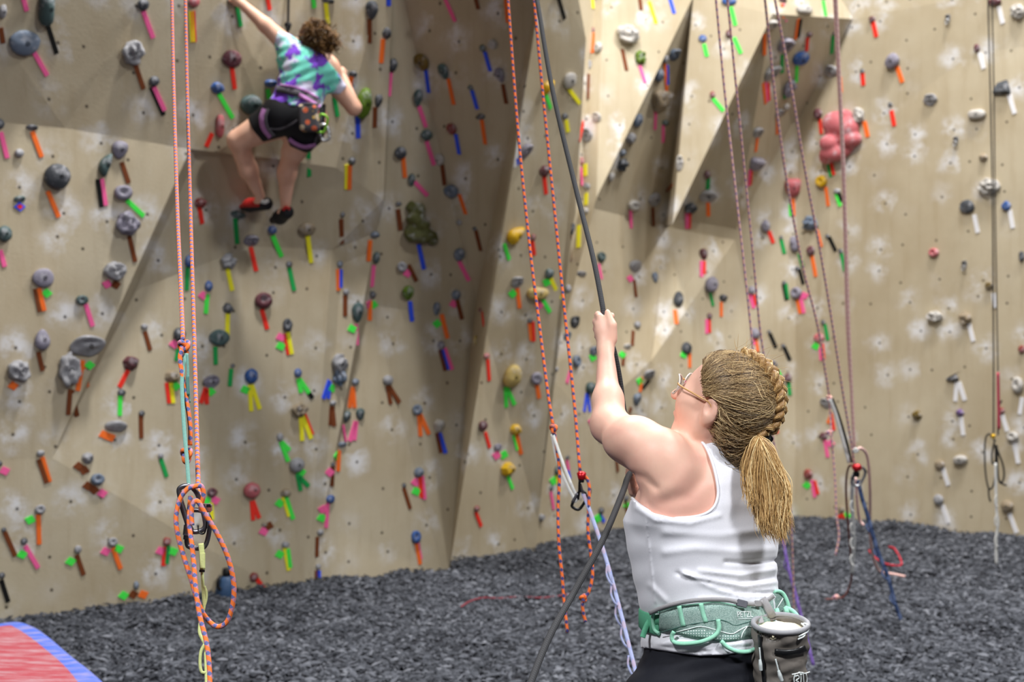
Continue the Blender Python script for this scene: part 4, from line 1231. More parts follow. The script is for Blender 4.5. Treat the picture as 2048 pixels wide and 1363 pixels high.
# crash mat bottom left --------------------------------------------------------------
def vinyl(name, rgb):
    t = NT(name, 0.5, 0.4)
    mp = t.n('ShaderNodeMapping'); t.l(t.coord(), mp.inputs[0]); mp.inputs['Scale'].default_value = (1.5, 6, 1); mp.inputs['Rotation'].default_value = (0, 0, 0.5)
    f = t.noise(mp.outputs[0], 4, 6, 0.7)
    t.color(t.mix(t.math('MULTIPLY', t.step(f, 0.40, 0.72), 0.7), lin(rgb), lin((200, 178, 186))))
    t.bump(t.noise(t.coord(), 6, 3), 0.5, 0.02)
    return t.m
MT = 0.30
def matp(px, py, z=MT):
    Y = (CAMZ - z) * FPX / (py - HY)
    v = P(px, py, Y); return Vector((v.x, v.y, z))
edge = [matp(-330, 1330), (matp(-160, 1280)), matp(-40, 1254), matp(24, 1243), matp(62, 1247), matp(96, 1268), matp(140, 1305), matp(180, 1336), matp(214, 1368), matp(250, 1420), matp(270, 1480)]
inner = [matp(-330, 1335), matp(-160, 1284), matp(-40, 1259), matp(14, 1250), matp(30, 1254), matp(60, 1273), matp(94, 1300), matp(124, 1326), matp(152, 1358), matp(182, 1410), matp(204, 1480)]
E_ = catmull(edge, 6); I_ = catmull(inner, 6)
cen = np.array([-2.6, 6.4, MT])
n_ = len(E_)
mt = empty('crash_mat', (-2.4, 7.4, 0))
V = [tuple(v) for v in I_] + [tuple(v + (cen - v) * 0.5 + np.array([0, 0, 0.015])) for v in I_] + [tuple(cen)]
F = [(i, i + 1, n_ + i + 1, n_ + i) for i in range(n_ - 1)] + [(n_ + i, n_ + i + 1, 2 * n_) for i in range(n_ - 1)]
link('top_cover', mesh('top_cover', V, F), vinyl('red_vinyl', (182, 66, 80)), mt)
out = (E_ - cen); out[:, 2] = 0; out /= np.linalg.norm(out, axis=1)[:, None]
rows = [I_, I_ * .3 + E_ * .7 + np.array([0, 0, .004]), E_ + np.array([0, 0, -.01]), E_ + out * .03 + np.array([0, 0, -.06]), E_ + out * .03 + np.array([0, 0, -.26]), E_ + out * .01 + np.array([0, 0, -.36])]
V = np.concatenate(rows); F = [(r * n_ + i, r * n_ + i + 1, (r + 1) * n_ + i + 1, (r + 1) * n_ + i) for r in range(5) for i in range(n_ - 1)]
link('border', mesh('border', V, F), vinyl('blue_vinyl', (72, 112, 220)), mt)
tag(mt, 'red vinyl crash mat with blue border on the floor at bottom left', 'crash mat')

# blue bottle leaning on the wall -------------------------------------------------------
wl, wn_ = onwall(447, 1165)
bl = empty('water_bottle', P(449, 1196, wl.y - .1))
bY = wl.y - 0.12
c0 = P(449, 1196, bY); sx_ = bY / FPX
prof = [(0, -2), (17, -2), (20, 4), (20, 20), (19, 34), (14, 42), (9, 45)]
def lathe(name, c, prof, k, mat, parent, lean=0.0, seg=18, sy=1.0):
    V = []; F = []
    for (r, z) in prof:
        for i in range(seg):
            a = i / seg * 2 * math.pi
            V.append(c + Vector((r * k * math.cos(a) + lean * z * k, r * k * math.sin(a) * sy + 0.12 * z * k, z * k)))
    for j in range(len(prof) - 1):
        for i in range(seg):
            F.append((j * seg + i, j * seg + (i + 1) % seg, (j + 1) * seg + (i + 1) % seg, (j + 1) * seg + i))
    F.append(tuple(range((len(prof) - 1) * seg, len(prof) * seg)))
    return link(name, mesh(name, V, F), mat, parent)
lathe('body', c0, prof, sx_, plain('navy_plastic', (58, 84, 118), 0.45), bl, 0.08, sy=.8)
cap = lathe('cap', c0, [(9, 44), (10, 45), (10, 58), (8, 60), (0, 60)], sx_, plain('black_plastic', (28, 28, 30), 0.4), bl, 0.08)
tube('carry_strap', [c0 + Vector((a * sx_, -b * sx_, z * sx_)) for a, b, z in ((-6, 10, 46), (-10, 17, 38), (-10, 19, 26), (-4, 18, 20))], 0.012, M_BLACKM, bl, 6)
tag(bl, 'navy blue bottle with black cap standing against the wall foot', 'bottle')
# ---------------------------------------------------------------- the belayer
BY = 4.0; K9 = BY / FPX
def skin_mat():
    t = NT('light_skin', 0.48, 0.35)
    f = t.noise(t.coord(), 9, 4, 0.6)
    c = t.mix(t.step(f, 0.3, 0.75), lin((234, 190, 168)), lin((226, 172, 154)))
    t.color(t.mix(t.math('MULTIPLY', t.noise(t.coord(), 160, 2), 0.12), c, lin((206, 150, 132))))
    t.b.inputs['Subsurface Weight'].default_value = 0.12
    t.b.inputs['Subsurface Radius'].default_value = (0.012, 0.005, 0.003)
    return t.m
M_SKIN = skin_mat()
def proj(p):
    return CX + p[:, 0] / p[:, 1] * FPX, HY - (p[:, 2] - CAMZ) / p[:, 1] * FPX
def segd(x, y, poly):
    d = np.full(len(x), 1e9, np.float32)
    for (ax, ay), (bx, by) in zip(poly[:-1], poly[1:]):
        dx, dy = bx - ax, by - ay
        t = np.clip(((x - ax) * dx + (y - ay) * dy) / (dx * dx + dy * dy + 1e-9), 0, 1)
        d = np.minimum(d, np.hypot(x - ax - t * dx, y - ay - t * dy))
    return d
def polysd(x, y, poly):
    d = segd(x, y, poly + poly[:1])
    ins = np.zeros(len(x), bool)
    for (ax, ay), (bx, by) in zip(poly, poly[1:] + poly[:1]):
        c = ((ay > y) != (by > y)) & (x < (bx - ax) * (y - ay) / (by - ay + 1e-9) + ax)
        ins ^= c
    return np.where(ins, -d, d)
TH = math.radians(30)
TF = np.array([-math.sin(TH), math.cos(TH), 0], np.float32)      # where the chest points
TL = np.array([-math.cos(TH), -math.sin(TH), 0], np.float32)     # her left
ROWS = np.array([(868, 1398, 1448, .050), (878, 1376, 1466, .066), (890, 1348, 1490, .080), (905, 1318, 1496, .094), (930, 1304, 1516, .108), (960, 1290, 1534, .118), (1000, 1274, 1550, .125),
                 (1040, 1259, 1556, .130), (1080, 1264, 1552, .130), (1120, 1272, 1547, .128), (1160, 1280, 1547, .126), (1200, 1289, 1551, .128),
                 (1240, 1297, 1557, .135), (1290, 1301, 1566, .145), (1340, 1300, 1574, .15), (1420, 1300, 1580, .15), (1480, 1306, 1578, .14)], float)
RZ = (CAMZ - (ROWS[:, 0] - HY) * K9)[::-1]
RCX = (((ROWS[:, 1] + ROWS[:, 2]) / 2 - CX) * K9)[::-1]
RB = ROWS[:, 3][::-1]
HW_ = ((ROWS[:, 2] - ROWS[:, 1]) / 2 * K9)[::-1]
RA = np.sqrt(np.maximum(HW_ ** 2 - (RB * math.sin(TH)) ** 2, 0.0012)) / math.cos(TH)
TCY = 4.03
def loft(p, off=0.0):
    z = p[:, 2]
    cx = np.interp(z, RZ, RCX); a = np.interp(z, RZ, RA) + off; b = np.interp(z, RZ, RB) + off
    dx = p[:, 0] - cx; dy = p[:, 1] - TCY
    u = np.abs(dx * TL[0] + dy * TL[1]) / a; v = np.abs(dx * TF[0] + dy * TF[1]) / b
    k = (u ** 2.3 + v ** 2.3) ** (1 / 2.3)
    d = (k - 1) * np.minimum(a, b) * 0.95
    return np.maximum(d, np.maximum(z - RZ[-1], RZ[0] - z))
def Wp(px, py, Y): return np.array(P(px, py, Y), np.float32)
ph, ti_ = math.radians(28), math.radians(21)
HF = np.array([-math.cos(ph) * math.cos(ti_), math.sin(ph) * math.cos(ti_), math.sin(ti_)], np.float32)
HU = np.array([0, 0, 1], np.float32); HU = HU - HF * HU.dot(HF); HU /= np.linalg.norm(HU)
HL = np.cross(HU, HF)
HR = np.stack([HF, HL, HU], 1)
HC_ = Wp(1452, 800, 3.99)
def hp(f, l, u): return HC_ + HF * f + HL * l + HU * u
HANDC = Wp(1211, 662, 4.285)
def hand_up(p):
    d = cone(p, Wp(1211, 698, 4.27), Wp(1210, 668, 4.287), .019, .023)
    d = smin(d, ell(p, Wp(1208, 655, 4.287), (.021, .017, .026)), .012)
    d = smin(d, ell(p, Wp(1220, 670, 4.280), (.014, .015, .024)), .012)
    for i, (x, y, L_) in enumerate(((1200, 634, 1.0), (1196, 648, 1.05), (1197, 663, 1.0), (1200, 677, .85))):
        a = Wp(x, y, 4.288); b = Wp(x - 4, y - 5, 4.325); c = Wp(x + 16, y - 6, 4.348); e = Wp(x + 25, y - 3, 4.322)
        d = smin(d, cone(p, a, b, .0098, .0088), .006)
        d = smin(d, cone(p, b, c, .0088, .0080), .004)
        d = smin(d, cone(p, c, e, .0080, .0072), .004)
    d = smin(d, cone(p, Wp(1224, 678, 4.272), Wp(1225, 650, 4.270), .0125, .0110), .008)
    d = smin(d, cone(p, Wp(1225, 650, 4.270), Wp(1215, 624, 4.288), .0105, .0080), .004)
    return d
def hand_low(p):
    d = cone(p, Wp(1300, 972, 4.31), Wp(1280, 966, 4.30), .024, .024)
    d = smin(d, ell(p, Wp(1269, 966, 4.29), (.018, .018, .034)), .012)
    for i, (x, y) in enumerate(((1260, 945), (1262, 958), (1264, 971), (1267, 983))):
        d = smin(d, cone(p, Wp(x + 10, y + 4, 4.30), Wp(x - 2, y + 2, 4.275), .0095, .0088), .005)
        d = smin(d, cone(p, Wp(x - 2, y + 2, 4.275), Wp(x + 8, y + 3, 4.255), .0088, .0075), .004)
    d = smin(d, cone(p, Wp(1271, 952, 4.28), Wp(1258, 938, 4.27), .011, .0085), .006)
    return d
def torso_core(p):
    d = loft(p)
    d = smin(d, ell(p, Wp(1508, 955, 4.14), (.052, .055, .055)), .05)
    d = smin(d, cone(p, Wp(1432, 905, 4.03), Wp(1428, 850, 4.005), .056, .050), .05)
    return d
def lower_body(p):
    d = cone(p, (.345, 3.965, .80), (.345, 3.985, .46), .115, .068)
    d = smin(d, cone(p, (.345, 3.985, .46), (.335, 3.96, .09), .064, .040), .03)
    e = cone(p, (.535, 4.085, .80), (.535, 4.10, .46), .115, .068)
    e = smin(e, cone(p, (.535, 4.10, .46), (.535, 4.08, .09), .064, .040), .03)
    return np.minimum(d, e)
def body_sdf(p):
    x, y = proj(p)
    d = torso_core(p)
    d = smin(d, lower_body(p), .06)
    # left shoulder and raised arm
    d = smin(d, cone(p, Wp(1428, 932, 4.02), Wp(1305, 908, 3.955), .034, .048), .03)
    d = smin(d, cone(p, Wp(1312, 908, 3.945), Wp(1219, 852, 4.10), .060, .040), .03)
    d = smin(d, ell(p, Wp(1268, 870, 3.97), (.044, .05, .040)), .03)
    d = smin(d, ell(p, Wp(1258, 884, 4.0), (.055, .06, .040)), .04)
    d = smin(d, ell(p, Wp(1338, 960, 3.925), (.056, .05, .085)), .05)     # shoulder blade
    d = smin(d, cone(p, Wp(1219, 846, 4.10), Wp(1216, 800, 4.145), .037, .0315), .03)
    d = smin(d, cone(p, Wp(1216, 800, 4.145), Wp(1211, 698, 4.27), .0305, .0185), .03)
    d = smin(d, hand_up(p), .012)
    # right arm in front of her
    d = smin(d, cone(p, Wp(1508, 962, 4.15), Wp(1480, 1070, 4.33), .05, .040), .04)
    d = smin(d, cone(p, Wp(1480, 1070, 4.33), Wp(1300, 972, 4.31), .038, .022), .02)
    d = smin(d, hand_low(p), .01)
    # head
    h = ell(p, hp(-.005, 0, .008), (.097, .076, .092), HR)
    h = smin(h, ell(p, hp(.036, 0, -.045), (.060, .058, .078), HR), .04)
    h = smin(h, ell(p, hp(.064, 0, -.104), (.024, .026, .020), HR), .03)
    h = smin(h, cone(p, hp(.01, .050, -.065), hp(.058, .020, -.100), .022, .018), .03)
    h = smin(h, cone(p, hp(.01, -.050, -.065), hp(.058, -.020, -.100), .022, .018), .03)
    h = smin(h, ell(p, hp(.060, .036, -.035), (.030, .026, .030), HR), .03)
    h = smin(h, ell(p, hp(.060, -.036, -.035), (.030, .026, .030), HR), .03)
    h = smin(h, cone(p, hp(.092, 0, .0), hp(.116, 0, -.034), .008, .012), .012)
    h = smin(h, ell(p, hp(.094, 0, -.068), (.010, .024, .008), HR), .012)
    for s in (1, -1):
        h = np.maximum(h, -ell(p, hp(.096, .032 * s, -.004), (.012, .017, .010), HR))
        h = smin(h, ell(p, hp(.080, .032 * s, -.004), (.012, .012, .011), HR), .004)
        e = ell(p, hp(-.004, .081 * s, -.020), (.020, .011, .033), HR)
        e = np.maximum(e, -ell(p, hp(.002, .094 * s, -.014), (.011, .010, .018), HR))
        h = smin(h, e, .006)
        h = smin(h, ell(p, hp(.002, .077 * s, -.046), (.010, .007, .010), HR), .008)
    d = smin(d, h, .035)
    back = p[:, 1] < 4.05
    d = d + np.where(back, .0045 * np.exp(-(segd(x, y, [(1330, 1003), (1375, 990), (1408, 955), (1415, 925)]) / 14) ** 2), 0)
    d = d - np.where(back, .003 * np.exp(-(segd(x, y, [(1300, 1000), (1350, 968), (1380, 935)]) / 16) ** 2), 0)
    d = d + np.where(back, .004 * np.exp(-(segd(x, y, [(1268, 948), (1290, 955), (1312, 975)]) / 7) ** 2), 0)
    return d.astype(np.float32)
bel = empty('person', (0.44, 4.03, 0))
tag(bel, 'person belaying in white tank top and green harness, seen from behind', 'person')
link('body', polymesh(body_sdf, (.16, 3.74, .0), (.66, 4.50, 1.74), .0042, 'body', 2), M_SKIN, bel)

# shirt
SHIRT = [(1391, 872), (1411, 892), (1425, 925), (1434, 962), (1436, 990), (1428, 1013), (1410, 1027), (1380, 1034), (1345, 1034), (1310, 1026), (1285, 1013), (1264, 996), (1180, 985), (1180, 1290),
         (1296, 1296), (1340, 1303), (1400, 1311), (1450, 1309), (1505, 1299), (1660, 1290), (1660, 880), (1500, 862), (1440, 868)]
FOLDS = [([(1550, 1138), (1480, 1150), (1400, 1141)], .0040, 5), ([(1552, 1164), (1490, 1172), (1420, 1160), (1370, 1148)], .0042, 5), ([(1548, 1098), (1470, 1102), (1390, 1096), (1330, 1104)], .0028, 8),
         ([(1552, 1192), (1490, 1192), (1440, 1181), (1365, 1146)], .0042, 5), ([(1530, 1058), (1440, 1070), (1330, 1064)], .0026, 8), ([(1440, 1030), (1380, 1046), (1310, 1040), (1272, 1015)], .003, 5),
         ([(1552, 1178), (1500, 1182)], .003, 4), ([(1400, 1200), (1460, 1198), (1545, 1206)], .004, 5), ([(1330, 1200), (1300, 1170)], .003, 6), ([(1310, 1290), (1360, 1282), (1420, 1296)], .004, 6), ([(1440, 1290), (1500, 1284)], .004, 5),
         ([(1550, 1120), (1500, 1125), (1450, 1123)], -.006, 4), ([(1420, 1166), (1385, 1158), (1355, 1146)], -.004, 4), ([(1545, 1153), (1480, 1162)], -.003, 4), ([(1550, 1185), (1470, 1184)], -.003, 4),
         ([(1291, 1036), (1299, 1110), (1310, 1204)], .0022, 1.8), ([(1298, 1288), (1400, 1303), (1500, 1292)], -.002, 2.0)]
def shirt_sdf(p):
    x, y = proj(p)
    off = 0.0065 + 0.006 * np.clip((y - 1262) / 20, 0, 1) - 0.003 * np.exp(-((y - 1240) / 20) ** 2)
    d = torso_core(p) - off
    d = smin(d, ell(p, Wp(1330, 990, 3.925), (.062, .05, .06)) - .004, .05)
    d = d - 0.0008 * np.sin(y * .11 + x * .02) * np.sin(x * .03 + 1)
    for poly, amp, w in FOLDS:
        d = d - np.where(p[:, 1] < 4.12, amp * np.exp(-(segd(x, y, poly) / w) ** 2), 0)
    c = polysd(x, y, SHIRT) * K9
    return np.maximum(d, c).astype(np.float32)
ts_ = NT('white_jersey', 0.85, 0.15)
ts_.color(ts_.mix(ts_.noise(ts_.coord(), 400, 2), lin((226, 226, 234)), lin((242, 242, 248))))
ts_.b.inputs['Sheen Weight'].default_value = 0.2
sh = link('tank_top', polymesh(shirt_sdf, (.2, 3.74, .9), (.66, 4.36, 1.46), .0036, 'tank_top', 2), ts_.m, bel)
def torso_hit(px, py, off=0.0, fn=None):
    """front-most point of the body surface along the pixel ray"""
    Ys = np.linspace(3.72, 4.2, 480)
    pts = np.array([P(px, py, Y) for Y in Ys], np.float32)
    d = (fn or torso_core)(pts) - off
    i = np.argmax(d < 0)
    return Vector(pts[i]) if d.min() < 0 else Vector(pts[np.argmin(d)])
def shirt_surf(p): return shirt_sdf(p)
arm = [torso_hit(x, y, .0, lambda q: np.minimum(torso_core(q) - .0065, ell(q, Wp(1330, 960, 3.925), (.062, .05, .085)) - .004)) for x, y in SHIRT[0:12]]
tube('armhole_binding', arm, 0.0034, ts_.m, sh, 8, 6)

# leggings and shoes
def leg_sdf(p):
    x, y = proj(p)
    d = smin(loft(p), lower_body(p), .06) - .0045 - .0012 * np.sin(y * .2 + x * .05)
    d = np.maximum(d, p[:, 2] - 0.975)
    return np.maximum(d, .10 - p[:, 2]).astype(np.float32)
link('leggings', polymesh(leg_sdf, (.16, 3.74, .06), (.70, 4.32, 1.0), .006, 'leggings', 2), plain('black_leggings', (30, 31, 38), 0.7, 0.2), bel)
for (x, y) in ((.335, 3.96), (.535, 4.08)):
    def shoe(p, x=x, y=y):
        d = ell(p, (x - .03, y + .07, .045), (.05, .13, .05))
        d = smin(d, cone(p, (x, y, .05), (x, y, .11), .045, .045), .03)
        return np.maximum(d, .002 - p[:, 2]).astype(np.float32)
    link('shoe', polymesh(shoe, (x - .12, y - .12, -.02), (x + .1, y + .25, .17), .008, 'shoe', 1), M_BLACKM, bel)

# hair -------------------------------------------------------------------------------
CAPR = np.array([.109, .088, .098]); CAPC = (-.008, 0, .010)
def hair_cap(p):
    d = ell(p, hp(*CAPC), CAPR, HR)
    d = smin(d, ell(p, Wp(1476, 892, 3.965), (.050, .045, .040)), .05)
    q = (p - HC_) @ HR
    cut = q[:, 0] * .6 - np.maximum(q[:, 2], -.045) * .8 + .008
    ear = -ell(p, hp(.008, .085, -.030), (.028, .05, .042), HR)
    g = .0022 * np.sin(q[:, 0] * 160 + q[:, 2] * 240 + 4 * np.sin(q[:, 2] * 40)) 
    return np.maximum(np.maximum(d + g, cut), ear).astype(np.float32)
def hair_mat(name, dark, mid, lite):
    t = NT(name, 0.42, 0.4)
    g = t.n('ShaderNodeAttribute', attribute_name='tone').outputs['Fac']
    cr = t.n('ShaderNodeValToRGB'); t.l(g, cr.inputs[0])
    cr.color_ramp.elements[0].color = lin(dark); cr.color_ramp.elements[1].color = lin(lite)
    e = cr.color_ramp.elements.new(0.45); e.color = lin(mid)
    t.color(cr.outputs[0])
    return t.m
M_CAP = plain('hair_roots', (116, 90, 58), 0.6, 0.3, var=0.3, scale=120)
M_HAIR = hair_mat('dark_blonde_hair', (72, 54, 34), (136, 108, 72), (216, 190, 142))
M_TAIL = hair_mat('blonde_hair', (140, 104, 60), (208, 168, 108), (246, 220, 166))
hr = link('hair', polymesh(hair_cap, (.30, 3.84, 1.30), (.66, 4.16, 1.68), .0042, 'hair', 2), M_CAP, bel)
rs = np.random.RandomState(11)
def strands(name, paths, r0, r1, mat, parent, tone=None):
    """all strands of one lock of hair as one mesh; paths (n, m, 3)"""
    paths = np.asarray(paths, float); n, m, _ = paths.shape
    tan = np.gradient(paths, axis=1); tan /= np.linalg.norm(tan, axis=2, keepdims=True) + 1e-9
    ref = np.broadcast_to(np.array([0.3, -1.0, 0.2]), paths.shape)
    N = np.cross(tan, ref); N /= np.linalg.norm(N, axis=2, keepdims=True) + 1e-9
    B = np.cross(tan, N)
    w = np.linspace(0, 1, m)
    rad = (r0 + (r1 - r0) * w)[None, :] * (0.7 + 0.6 * rs.rand(n, 1))
    rad = rad * np.minimum(1, (1 - w) * 8 + .15)[None, :]
    V = np.stack([paths + (N * math.cos(a) + B * math.sin(a)) * rad[..., None] for a in (0, 2.094, 4.189)], 2).reshape(-1, 3)
    base = (np.arange(n)[:, None] * m + np.arange(m - 1)[None, :]).reshape(-1) * 3
    F = np.concatenate([np.stack([base + a, base + b, base + 3 + b, base + 3 + a], -1) for a, b in ((0, 1), (1, 2), (2, 0))])
    me = np_mesh(name, V, F)
    c0 = paths[:, m // 2] * np.array([150.0, 60.0, 170.0])
    lock = np.sin(c0[:, 0] + 1.7 * np.sin(c0[:, 2] * .6)) * np.sin(c0[:, 2] * 1.1 + c0[:, 1] + .8 * np.sin(c0[:, 0] * .7))
    tn_ = np.clip(.46 + .34 * lock + .20 * rs.randn(n), 0, 1)
    at = me.attributes.new('tone', 'FLOAT', 'POINT')
    at.data.foreach_set('value', np.repeat(tn_, m * 3).astype(np.float32))
    return link(name, me, mat, parent)
def not_ear(pp):
    q = (pp - hp(.004, .092, -.028)) @ HR
    k = np.linalg.norm(q / np.array([.026, .035, .038]), axis=2)
    return pp[(k > 1).all(1)]
def sph(v, r=1.0):
    """point on the hair cap ellipsoid from a direction in head axes"""
    v = np.asarray(v, float); v = v / np.linalg.norm(v, axis=-1, keepdims=True)
    q = v * CAPR * r + np.array(CAPC)
    return HC_ + q @ HR.T
BRAID_DIR = np.array([(.55, 0, .84), (.30, 0, .95), (.0, .0, 1.0), (-.35, 0, .94), (-.68, 0, .73), (-.90, 0, .42), (-.99, 0, .1), (-.97, 0, -.22)])
BRAID_DIR = catmull(BRAID_DIR, 8)
TIE = Wp(1516, 872, 3.935)
def lerp_dir(a, b, t):
    v = a[:, None, :] * (1 - t)[None, :, None] + b[:, None, :] * t[None, :, None]
    return v / np.linalg.norm(v, axis=2, keepdims=True)
def side_hair(n, side):
    m = 16
    t = np.linspace(0, 1, m)
    # start near the hairline or anywhere over the side of the head
    s = rs.rand(n)
    ang = s * 2.9 - 0.1
    st = np.stack([.90 - 1.15 * s + .1 * rs.randn(n) * .5, side * (.35 + .65 * np.sin(np.clip(s, 0, 1) * 2.6 + .25)), .95 - 1.75 * s], -1)
    mixb = rs.rand(n)[:, None]
    bi = np.clip(((s * .75 + .22 + .12 * rs.randn(n)) * len(BRAID_DIR)).astype(int), 0, len(BRAID_DIR) - 1)
    en = BRAID_DIR[bi]
    st = st / np.linalg.norm(st, axis=1, keepdims=True)
    u0 = (rs.rand(n) ** 3 * .55)[:, None]
    st = st * (1 - u0) + en * u0
    D = lerp_dir(st, en, t)
    D[:, :, 2] -= (0.16 * np.sin(t * math.pi))[None, :] * (0.4 + s)[:, None]
    wob = .05 * np.sin(t[None, :] * (4 + 6 * rs.rand(n, 1)) + 6.28 * rs.rand(n, 1)) * np.sin(t * math.pi)[None, :]
    D[:, :, 2] += wob; D[:, :, 0] += wob * .6
    lift = 1.0 + (.015 + .05 * rs.rand(n, 1)) * np.sin(np.clip(t * 1.1, 0, 1) * math.pi)[None, :] ** .6 + .012
    P0 = sph(D) ; ctr = HC_ + np.array(CAPC) @ HR.T
    return ctr + (P0 - ctr) * lift[..., None]
strands('hair_lock', not_ear(side_hair(3800, 1)), .0007, .0005, M_HAIR, hr)
strands('hair_lock', side_hair(500, -1), .0008, .0006, M_HAIR, hr)
# low loose hair from the ear and the nape round to the tie
n, m = 1200, 16
t = np.linspace(0, 1, m)
a_ = rs.rand(n)
S0 = np.array([Wp(1428, 806, 3.915), Wp(1430, 836, 3.925), Wp(1438, 880, 3.95), Wp(1450, 905, 3.965)])
st = np.stack([np.interp(a_, np.linspace(0, 1, 4), S0[:, k]) for k in range(3)], -1) + rs.randn(n, 3) * .007
md = np.stack([np.interp(a_, [0, .5, 1], v) for v in np.array([Wp(1462, 838, 3.895), Wp(1470, 888, 3.90), Wp(1478, 922, 3.925)]).T], -1) + rs.randn(n, 3) * .008
en = np.tile(TIE, (n, 1)) + rs.randn(n, 3) * .005
Pth = st[:, None] * ((1 - t) ** 2)[None, :, None] + 2 * (md * 1.0)[:, None] * (t * (1 - t))[None, :, None] + en[:, None] * (t ** 2)[None, :, None]
Pth = Pth + (md - (st + 2 * md + en) / 4)[:, None] * (4 * t * (1 - t))[None, :, None] * .7
Pth += .0025 * np.sin(t[None, :, None] * (5 + 6 * rs.rand(n, 1, 1)) + 6.28 * rs.rand(n, 1, 3))
strands('hair_lock', not_ear(Pth), .0007, .0005, M_HAIR, hr)
# braid of three strands down the back of the head
bp = sph(BRAID_DIR, 1.045)
bp = np.concatenate([bp, catmull([bp[-1], Wp(1527, 858, 3.93), TIE], 6)[1:]])
L_ = np.concatenate([[0], np.cumsum(np.linalg.norm(np.diff(bp, axis=0), axis=1))])
ls = np.linspace(L_[-1] * .18, L_[-1], 110)
bpath = np.stack([np.interp(ls, L_, bp[:, k]) for k in range(3)], -1)
tn = np.gradient(bpath, axis=0); tn /= np.linalg.norm(tn, axis=1, keepdims=True)
ctr = HC_ + np.array(CAPC) @ HR.T
on = bpath - ctr; on -= tn * (on * tn).sum(1, keepdims=True); on /= np.linalg.norm(on, axis=1, keepdims=True)
sd_ = np.cross(tn, on)
br = []
for k in range(3):
    fz = (ls - ls[0]) / .062 * 2 * math.pi + k * 2.094
    wd = np.interp(ls, [ls[0], ls[0] + .07, ls[-1]], [.006, .0125, .009])
    cpath = bpath + sd_ * (wd * np.sin(fz))[:, None] + on * (.006 * np.sin(2 * fz) + .004)[:, None]
    tb = tube('braid_strand', cpath, wd * .78, M_HAIR if False else plain('braid_core', (142, 108, 66), 0.5, 0.35, var=.25, scale=90), hr, 8, raw=True)
    for q in range(46):
        aa = rs.rand() * 6.28; rr = wd * .80 * (0.75 + .35 * rs.rand())
        br.append(cpath + (sd_ * math.cos(aa) + on * math.sin(aa)) * rr[:, None] + .0006 * np.sin(ls * 150 + rs.rand() * 6)[:, None])
strands('braid_lock', np.array(br)[:, ::3], .0008, .0007, M_TAIL, hr)
# ponytail
n, m = 1900, 18
t = np.linspace(0, 1, m)
G = [[(1516, 876), (1503, 905), (1494, 945), (1500, 985), (1497, 1004)], [(1516, 876), (1518, 920), (1512, 970), (1518, 1020), (1524, 1050)], [(1518, 876), (1532, 925), (1536, 985), (1545, 1045), (1552, 1085)],
     [(1519, 876), (1542, 920), (1552, 985), (1558, 1045), (1566, 1092)], [(1520, 876), (1548, 925), (1566, 985), (1568, 1020), (1584, 1056)], [(1519, 876), (1546, 930), (1574, 975), (1564, 1030), (1560, 1062)], [(1517, 876), (1524, 930), (1530, 1000), (1530, 1045), (1540, 1082)]]
GP = np.array([[Wp(x, y, 3.905 - .012 * i) for i, (x, y) in enumerate(g)] for g in G])
GC = np.array([catmull(list(g), 6) for g in GP])
gi = rs.randint(0, len(G), n); gj = (gi + 1 + rs.randint(0, 2, n)) % len(G); w_ = rs.rand(n, 1, 1) * .38
GCr = np.stack([GC[:, np.clip((t * (GC.shape[1] - 1)).astype(int), 0, GC.shape[1] - 1)]], 0)[0]
Pth = GCr[gi] * (1 - w_) + GCr[gj] * w_
Pth = Pth + rs.randn(n, 1, 3) * .0065 * np.minimum(1, t * 4 + .35)[None, :, None]
Pth += (.0055 * np.sin(t[None, :, None] * (7 + 3 * rs.rand(n, 1, 1)) + 6.28 * rs.rand(n, 1, 3))) * t[None, :, None]
ln = 0.80 + .20 * rs.rand(n, 1)
idx = np.clip(t[None, :] * ln * (m - 1), 0, m - 1)
i0 = np.floor(idx).astype(int); i1 = np.minimum(i0 + 1, m - 1); fr_ = (idx - i0)[..., None]
Pth = np.take_along_axis(Pth, i0[..., None], 1) * (1 - fr_) + np.take_along_axis(Pth, i1[..., None], 1) * fr_
strands('ponytail', Pth, .0009, .0006, M_TAIL, hr)
# flyaway hairs
n = 110
st = sph(np.stack([-.6 + .8 * rs.rand(n), .2 + .5 * rs.rand(n), .2 + rs.rand(n) * .9], -1), 1.04)
Pth = st[:, None] + (rs.randn(n, 1, 3) * .03 + np.array([.03, 0, .004])) * t[None, :, None] + .006 * np.sin(t[None, :, None] * 4 + rs.rand(n, 1, 3) * 6) * t[None, :, None]
strands('flyaway_hair', Pth, .00035, .0003, M_TAIL, hr)
# black hair tie
tube('hair_tie', [Vector(TIE) + Vector((.003, -.012, -.010)) + .020 * (Vector((math.cos(a) * 1.1, -math.sin(a) * .9, .35 * math.cos(a)))) + Vector((0, 0, .0025 * math.sin(7 * a))) for a in np.linspace(0, 2 * math.pi, 36, endpoint=False)], .0045, M_BLACKM, hr, 8, 2, closed=True)
for k in range(9):
    a = k / 9 * 6.283
    c = Vector(TIE) + Vector((.003, -.012, -.010)) + Vector((math.cos(a) * .023, -math.sin(a) * .020, .005 * math.cos(a * 2)))
    tube('tie_bead', [c + Vector((.004 * math.cos(b), 0, .005 * math.sin(b))) for b in np.linspace(0, 6.283, 8, endpoint=False)], .0018, M_BLACKM, hr, 6, 2, closed=True)

